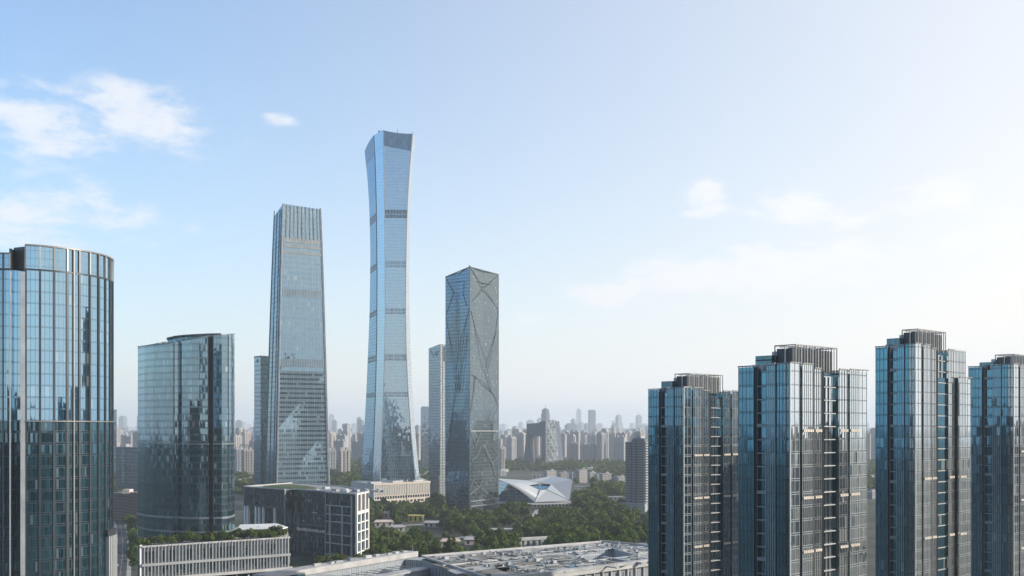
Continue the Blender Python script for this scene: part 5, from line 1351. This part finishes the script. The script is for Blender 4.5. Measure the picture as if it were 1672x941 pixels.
# mid-rise white blocks and the low city before the towers
rb = random.Random(8)
for i, (u, v, wpx, h) in enumerate([(938, 789, 12, 19), (950, 789, 15, 24), (966, 788, 12, 18), (978, 790, 10, 16), (989, 794, 16, 21), (1006, 794, 8, 14), (1014, 795, 14, 17), (920, 783, 14, 12), (962, 775, 22, 14), (820, 778, 12, 9), (898, 779, 18, 12), (1424, 792, 13, 14), (1426, 815, 12, 10), (580, 786, 22, 9), (552, 789, 30, 8), (690, 786, 20, 12), (706, 782, 22, 14), (388, 795, 14, 10), (404, 790, 20, 9), (208, 822, 16, 9)]):
    x, y = ground_at(u, v); w_ = wpx*y/F; 
    lookk = ['white', 'cream', 'pale grey'][i % 3]; mt = [M['apt_white'] if 'apt_white' in M else M['apt_grey'], M['apt_beige'], M['apt_grey']][i % 3]
    T = thing('low_block', f'{lookk} low block number', 'low block', (x, y, 0)); a = math.radians(rb.choice([20, 25, 30]))
    e, g = Vector((math.cos(a), math.sin(a))), Vector((-math.sin(a), math.cos(a)))
    MB().box((x, y+8), e, g, w_/2, 7, 0, h).build('wall', mt, T); MB().box((x, y+8), e, g, w_/2+.5, 7.5, h, h+.8).build('roof', M['roof_light'], T)
    MB().box(Vector((x, y+8))+e*w_*.2, e, g, 2.6, 2.4, h+.8, h+3.4).build('stair_house', mt, T)
    T['label'] = ['short white block at the left end of the low row right of the white hall', 'tallest white block of the low row below the far apartments', 'pale block third along the low row', 'small low block in the middle of the low row', 'white-roofed block in front of the low row', 'narrow block near the end of the low row', 'low pale block touching the grey apartment block', 'low block peeping over the corner of the white hall', 'long low block at the back, at the foot of the far apartments', 'low white shed beside the foot of the angular tower', 'low block at the foot of the looped tower', 'low pale block in the gap between residential towers, farther one', 'low pale block in the gap between residential towers, nearer one', 'low block right below the lone beige apartment tower', 'long low block at the foot of the lone beige apartment tower', 'low block between the stone base and the angular tower', 'low pale block by the foot of the plain blue glass tower', 'low block by the foot of the grey apartment tower', 'low wide block under the sunlit ribbed apartment tower', 'low block on the street side beyond the brick block'][i]

# ------------------------------------------------------------------ trees
def crown_mesh(seed, h, rad, nleaf, size, stuff=None):
    """leaf sprays spread through several lumps; returns list of quads"""
    r = random.Random(seed); out = []
    lumps = [(Vector((0, 0, h*.62)), rad*.72)]
    for k in range(7):
        a = k*2*math.pi/7+r.random(); lumps.append((Vector((math.cos(a)*rad*r.uniform(.4, .62), math.sin(a)*rad*r.uniform(.4, .62), h*r.uniform(.42, .78))), rad*r.uniform(.38, .55)))
    lumps.append((Vector((0, 0, h*.84)), rad*.45))
    tot = sum(q[1]**2 for q in lumps)
    for c, rr in lumps:
        for _ in range(int(nleaf*rr*rr/tot)):
            d = Vector((r.gauss(0, 1), r.gauss(0, 1), r.gauss(.25, 1))).normalized(); p = c+d*rr*r.uniform(.72, 1.08)*Vector((1, 1, .85)).length/1.65
            n = (d+Vector((r.gauss(0, .5), r.gauss(0, .5), r.gauss(0, .5)))).normalized(); t = n.orthogonal().normalized(); b = n.cross(t)
            a = r.random()*6.28; t, b = t*math.cos(a)+b*math.sin(a), b*math.cos(a)-t*math.sin(a); s = size*r.uniform(.6, 1.3)
            out.append([p-t*s-b*s*.7, p+t*s-b*s*.5, p+t*s*.6+b*s, p-t*s*.8+b*s*.8])
    return out
def tree_proto(name, seed, h, rad, mat, nleaf=420, size=.62):
    T = bpy.data.objects.new(name, None); COL.objects.link(T)
    tr = MB(); n = 7
    lv = []
    for z, rr in ((0, .34), (h*.2, .26), (h*.45, .2), (h*.7, .08)): lv.append([(math.cos(a*6.283/n)*rr, math.sin(a*6.283/n)*rr, z) for a in range(n)])
    tr.loft(lv)
    r = random.Random(seed+5)
    for k in range(5):
        a = k*1.26+r.random(); tr.bar((0, 0, h*r.uniform(.25, .4)), (math.cos(a)*rad*.6, math.sin(a)*rad*.6, h*r.uniform(.5, .7)), .16)
    tr.build('trunk', M['bark'], T)
    b = MB()
    for q in crown_mesh(seed, h, rad, nleaf, size): b.face(q, [(0, 0)]*4)
    b.build('crown', mat, T)
    return T
PROT = [tree_proto('broad_tree', 1, 11, 5.6, M['leaf_a']), tree_proto('broad_tree', 2, 9.5, 5.0, M['leaf_b']), tree_proto('broad_tree', 3, 12.5, 6.2, M['leaf_a']), tree_proto('olive_tree', 4, 9, 4.6, M['leaf_c']), tree_proto('tall_tree', 6, 14, 4.2, M['leaf_b']), tree_proto('round_tree', 7, 8, 4.6, M['leaf_b'])]
LOOK = ['dark round-crowned', 'mid-green round-crowned', 'tall dark spreading', 'olive-green', 'tall narrow', 'low bushy']
used = [False]*6
def plant(k, x, y, z, s, rz, label, group):
    if used[k]: o = copy_tree(PROT[k])
    else: o = PROT[k]; used[k] = True
    o.location = (x, y, z); o.scale = (s, s, s*rt.uniform(.85, 1.1)); o.rotation_euler.z = rz
    tag(o, label, 'tree', group)
rt = random.Random(31)
# keep-out: buildings, paths and lawns
keep = []
def block(u0, u1, v0, v1): keep.append((u0, u1, v0, v1))
for q in ((609, 705, 790, 822), (724, 818, 700, 834), (812, 940, 770, 827), (606, 645, 853, 863), (634, 664, 862, 871), (664, 693, 843, 855), (690, 720, 855, 864), (718, 752, 886, 897), (756, 784, 884, 894), (798, 842, 864, 876), (846, 894, 885, 900), (1020, 1064, 790, 838), (1042, 1064, 890, 902), (655, 700, 864, 870), (700, 770, 880, 888), (622, 642, 840, 848), (936, 968, 792, 801), (992, 1018, 810, 819)):
    block(*q)
def vof(x, y): return UC+x*F/y, VH+HC*F/y
def free(x, y):
    u, v = vof(x, y)
    if any(a <= u <= b and c <= v <= d+HC*F/y*.085 for a, b, c, d in keep): return False
    for line, wd in ((pa, 7), (pb, 7), (pc, 9), (street, 9)):
        for a, b in zip(line, line[1:]):
            A, B = Vector(a), Vector(b); t_ = max(0, min(1, (Vector((x, y))-A).dot(B-A)/(B-A).length_squared))
            if (A+(B-A)*t_-Vector((x, y))).length < wd: return False
    return True
def where(u, v):
    if v > 893: return 'close behind the mall roof edge'+(' on the left' if u < 720 else ' in the middle' if u < 900 else ' on the right')
    if u < 726: return 'among the park pavilions' if v > 848 else 'below the stone base building'
    if u < 850: return 'below the angular grey tower' if v < 862 else 'around the white flat pavilion'
    if u < 940: return 'in front of the white hall' if v < 858 else 'around the footbridge'
    return 'left of the residential towers' if v > 850 else 'near the grey apartment block'
cand = []
D_ = 815.
while D_ < 1120:
    x = X(596, D_)-4
    while x < X(1066, D_)+8:
        px, py = x+rt.uniform(-3, 3), D_+rt.uniform(-3.2, 3.2)
        cl = math.sin(px*.045+1.3)*math.sin(py*.05)+rt.uniform(-.8, .8)
        if cl > -.28 and free(px, py):
            # not inside the mall footprint
            if not (py < 800 and -60 < px < 130 and py < 690+(px+56)*.74): cand.append((px, py))
        x += 9.6
    D_ += 9.0
rest = []
n_tree = 0
for (px, py) in cand:
    if n_tree < 292:
        k = rt.choices(range(6), (3, 3, 2, 2, 1.5, 2))[0]; u, v = vof(px, py); lab = f'{LOOK[k]} park tree {where(u, v)}'
        plant(k, px, py, 0, rt.choice([.7, .85, 1, 1.1, 1.25, 1.45]), rt.random()*6.28, lab, f'{LOOK[k]} trees {where(u, v)}'); n_tree += 1
    else: rest.append((px, py))
print('trees', n_tree, 'rest near', len(rest))
# trees along the street
for i, s in enumerate([.26, .30, .34, .38, .42, .46, .50, .54, .58, .62, .66, .70, .75, .8, .86]):
    for off, side in ((-8.6, 'right'), (10, 'left')):
        if side == 'left' and i % 2: continue
        k = s*(len(street)-1); j = int(k); a, c_ = Vector(street[j]), Vector(street[j+1]); d = (c_-a).normalized(); n = Vector((-d.y, d.x)); p = a.lerp(c_, k-j)+n*(off+rt.uniform(-.8, .8))
        kk = rt.choice([0, 1, 2, 5]); plant(kk, p.x, p.y, 0, rt.uniform(.8, 1.15), rt.random()*6, f'{LOOK[kk]} street tree on the {"podium" if side == "right" else "round tower"} side of the street', f'{LOOK[kk]} street trees, {side}')
# roof garden on the podium
A, B, d, n, L, zt = POD
garden = [bpy.data.objects.new('x', None)]; bpy.data.objects.remove(garden[0])
for i in range(46):
    s = L*(i+.5)/46+rt.uniform(-.6, .6); t_ = 3.2+rt.uniform(0, 7.5); p = Vector(A)+d*s-n*t_
    kk = rt.choice([0, 1, 3, 5, 5]); sc_ = rt.uniform(.40, .62)*(1.25 if s > L*.66 else 1)
    plant(kk, p.x, p.y, zt, sc_, rt.random()*6, f'{LOOK[kk]} small tree in the podium roof garden, {"beside the white canopy" if s > L*.66 else "in its middle" if s > L*.33 else "at its street end"}', f'{LOOK[kk]} roof garden trees {int(s/L*3)}')
for k, (u, v) in enumerate(((548, 905), (560, 903), (572, 905), (586, 902), (536, 908), (524, 910))):
    x, y = X(u, 770), 770.; plant(3 if k % 2 else 1, x, y-(k % 3)*3, 0, 1.25, k, 'tree at the foot of the slotted white end wall', 'trees at the foot of the white end wall')
# the rest of the wood: one mass
def wood():
    r = random.Random(77); pts = list(rest)
    D_ = 1126.
    while D_ < 3150:
        st = 9.6 if D_ < 1500 else 12 if D_ < 2400 else 17
        x = X(180, D_)
        while x < X(1450, D_):
            px, py = x+r.uniform(-3.5, 3.5), D_+r.uniform(-3.5, 3.5); u, v = vof(px, py)
            vis = 575 < u < 1068 or (D_ > 1500 and (372 < u < 450 or 530 < u < 600 or 1405 < u < 1440)) or (186 < u < 232 and D_ > 1180)
            thin = math.sin(px*.021+.6)*math.sin(py*.013+.4)+.5*math.sin(px*.06+py*.03)
            if vis and free(px, py) and thin > (-.32 if D_ < 1500 else -.2)+r.uniform(-.3, .3): pts.append((px, py))
            x += st
        D_ += st
    print('wood', len(pts))
    vars_ = [[crown_mesh(100+i, 10.5, 5.3, 150, 1.05) for i in range(5)], [crown_mesh(200+i, 10, 6.2, 60, 1.9) for i in range(4)]]
    v, f = [], []
    for (x, y) in pts:
        q = vars_[0 if y < 1350 else 1]; c = r.choice(q); s = r.choice([.65, .8, .95, 1.05, 1.2, 1.4]); a = r.random()*6.28; ca, sa = math.cos(a)*s, math.sin(a)*s; sz = s*r.uniform(.8, 1.15)
        for qd in c:
            i = len(v); f.append((i, i+1, i+2, i+3))
            for p in qd: v.append((x+p.x*ca-p.y*sa, y+p.x*sa+p.y*ca, p.z*sz))
    me = bpy.data.meshes.new('woodland'); me.from_pydata(v, [], f); me.materials.append(M['leaf_stuff'])
    o = bpy.data.objects.new('woodland', me); COL.objects.link(o)
    tag(o, 'dense mass of dark green treetops filling the far park', 'woodland', kind='stuff')
wood()

# ------------------------------------------------------------------ unseen city blocks, added for the glass to mirror and for shade
M['refl'] = facade('mirrored_city_wall', (.030, .038, .042), (.012, .02, .025), (3.4, 3.4), (.2, .8, .25, .8), .15, .3)
M['refl2'] = facade('mirrored_city_wall_pale', (.08, .075, .07), (.012, .018, .022), (3.2, 3.1), (.25, .75, .25, .75), .1, .3)
rc = random.Random(4)
def unseen_block(x, y, w_, dd, h, mat):
    T = thing('unseen_city_block', 'dark city block out of view, added for reflections and shade', 'office block', (x, y, 0), 'unseen city blocks added for reflections and shade')
    a = rc.uniform(-.4, .4); e, g = (math.cos(a), math.sin(a)), (-math.sin(a), math.cos(a))
    MB().box((x, y), e, g, w_, dd, 0, h, 0).build('wall', mat, T); MB().box((x, y), e, g, w_*.5, dd*.5, h, h+rc.uniform(3, 7)).build('plant_room', mat, T)
EXTRA = [(x+rc.uniform(-25, 25), y+rc.uniform(-40, 40), rc.uniform(20, 34), rc.uniform(52, 106)) for y in (-330, -520, -760, -1050) for x in range(-1150, 1000, 105)]  # rows of unseen blocks added to keep the lower reflections dark
for (x, y, w_, h) in EXTRA+[(-420, -260, 22, 118), (-330, -420, 26, 96), (-560, -120, 24, 134), (-250, -640, 22, 146), (-640, -420, 30, 110), (-150, -520, 28, 102), (-30, -760, 26, 128), (90, -560, 30, 95), (200, -700, 24, 140), (320, -480, 28, 104), (-480, -800, 24, 165), (430, -820, 26, 120), (-760, 40, 30, 112), (-820, -260, 26, 150), (560, -300, 26, 92), (700, -520, 28, 110), (-680, 330, 26, 104), (-920, 520, 30, 96), (-1100, 200, 30, 125), (40, -300, 18, 88), (-200, -250, 16, 92),
                       (300, 530, 16, 188), (760, 420, 26, 96), (880, 640, 24, 104), (1050, 300, 30, 88), (1250, 760, 30, 112), (980, 900, 24, 100), (1500, 520, 32, 100), (1700, 1100, 34, 108)]:  # first block on this line: unseen tower added to shade the mall
    unseen_block(x, y, w_, 40 if h == 188 else rc.uniform(9, 16), h, M['refl'] if rc.random() < .7 else M['refl2'])
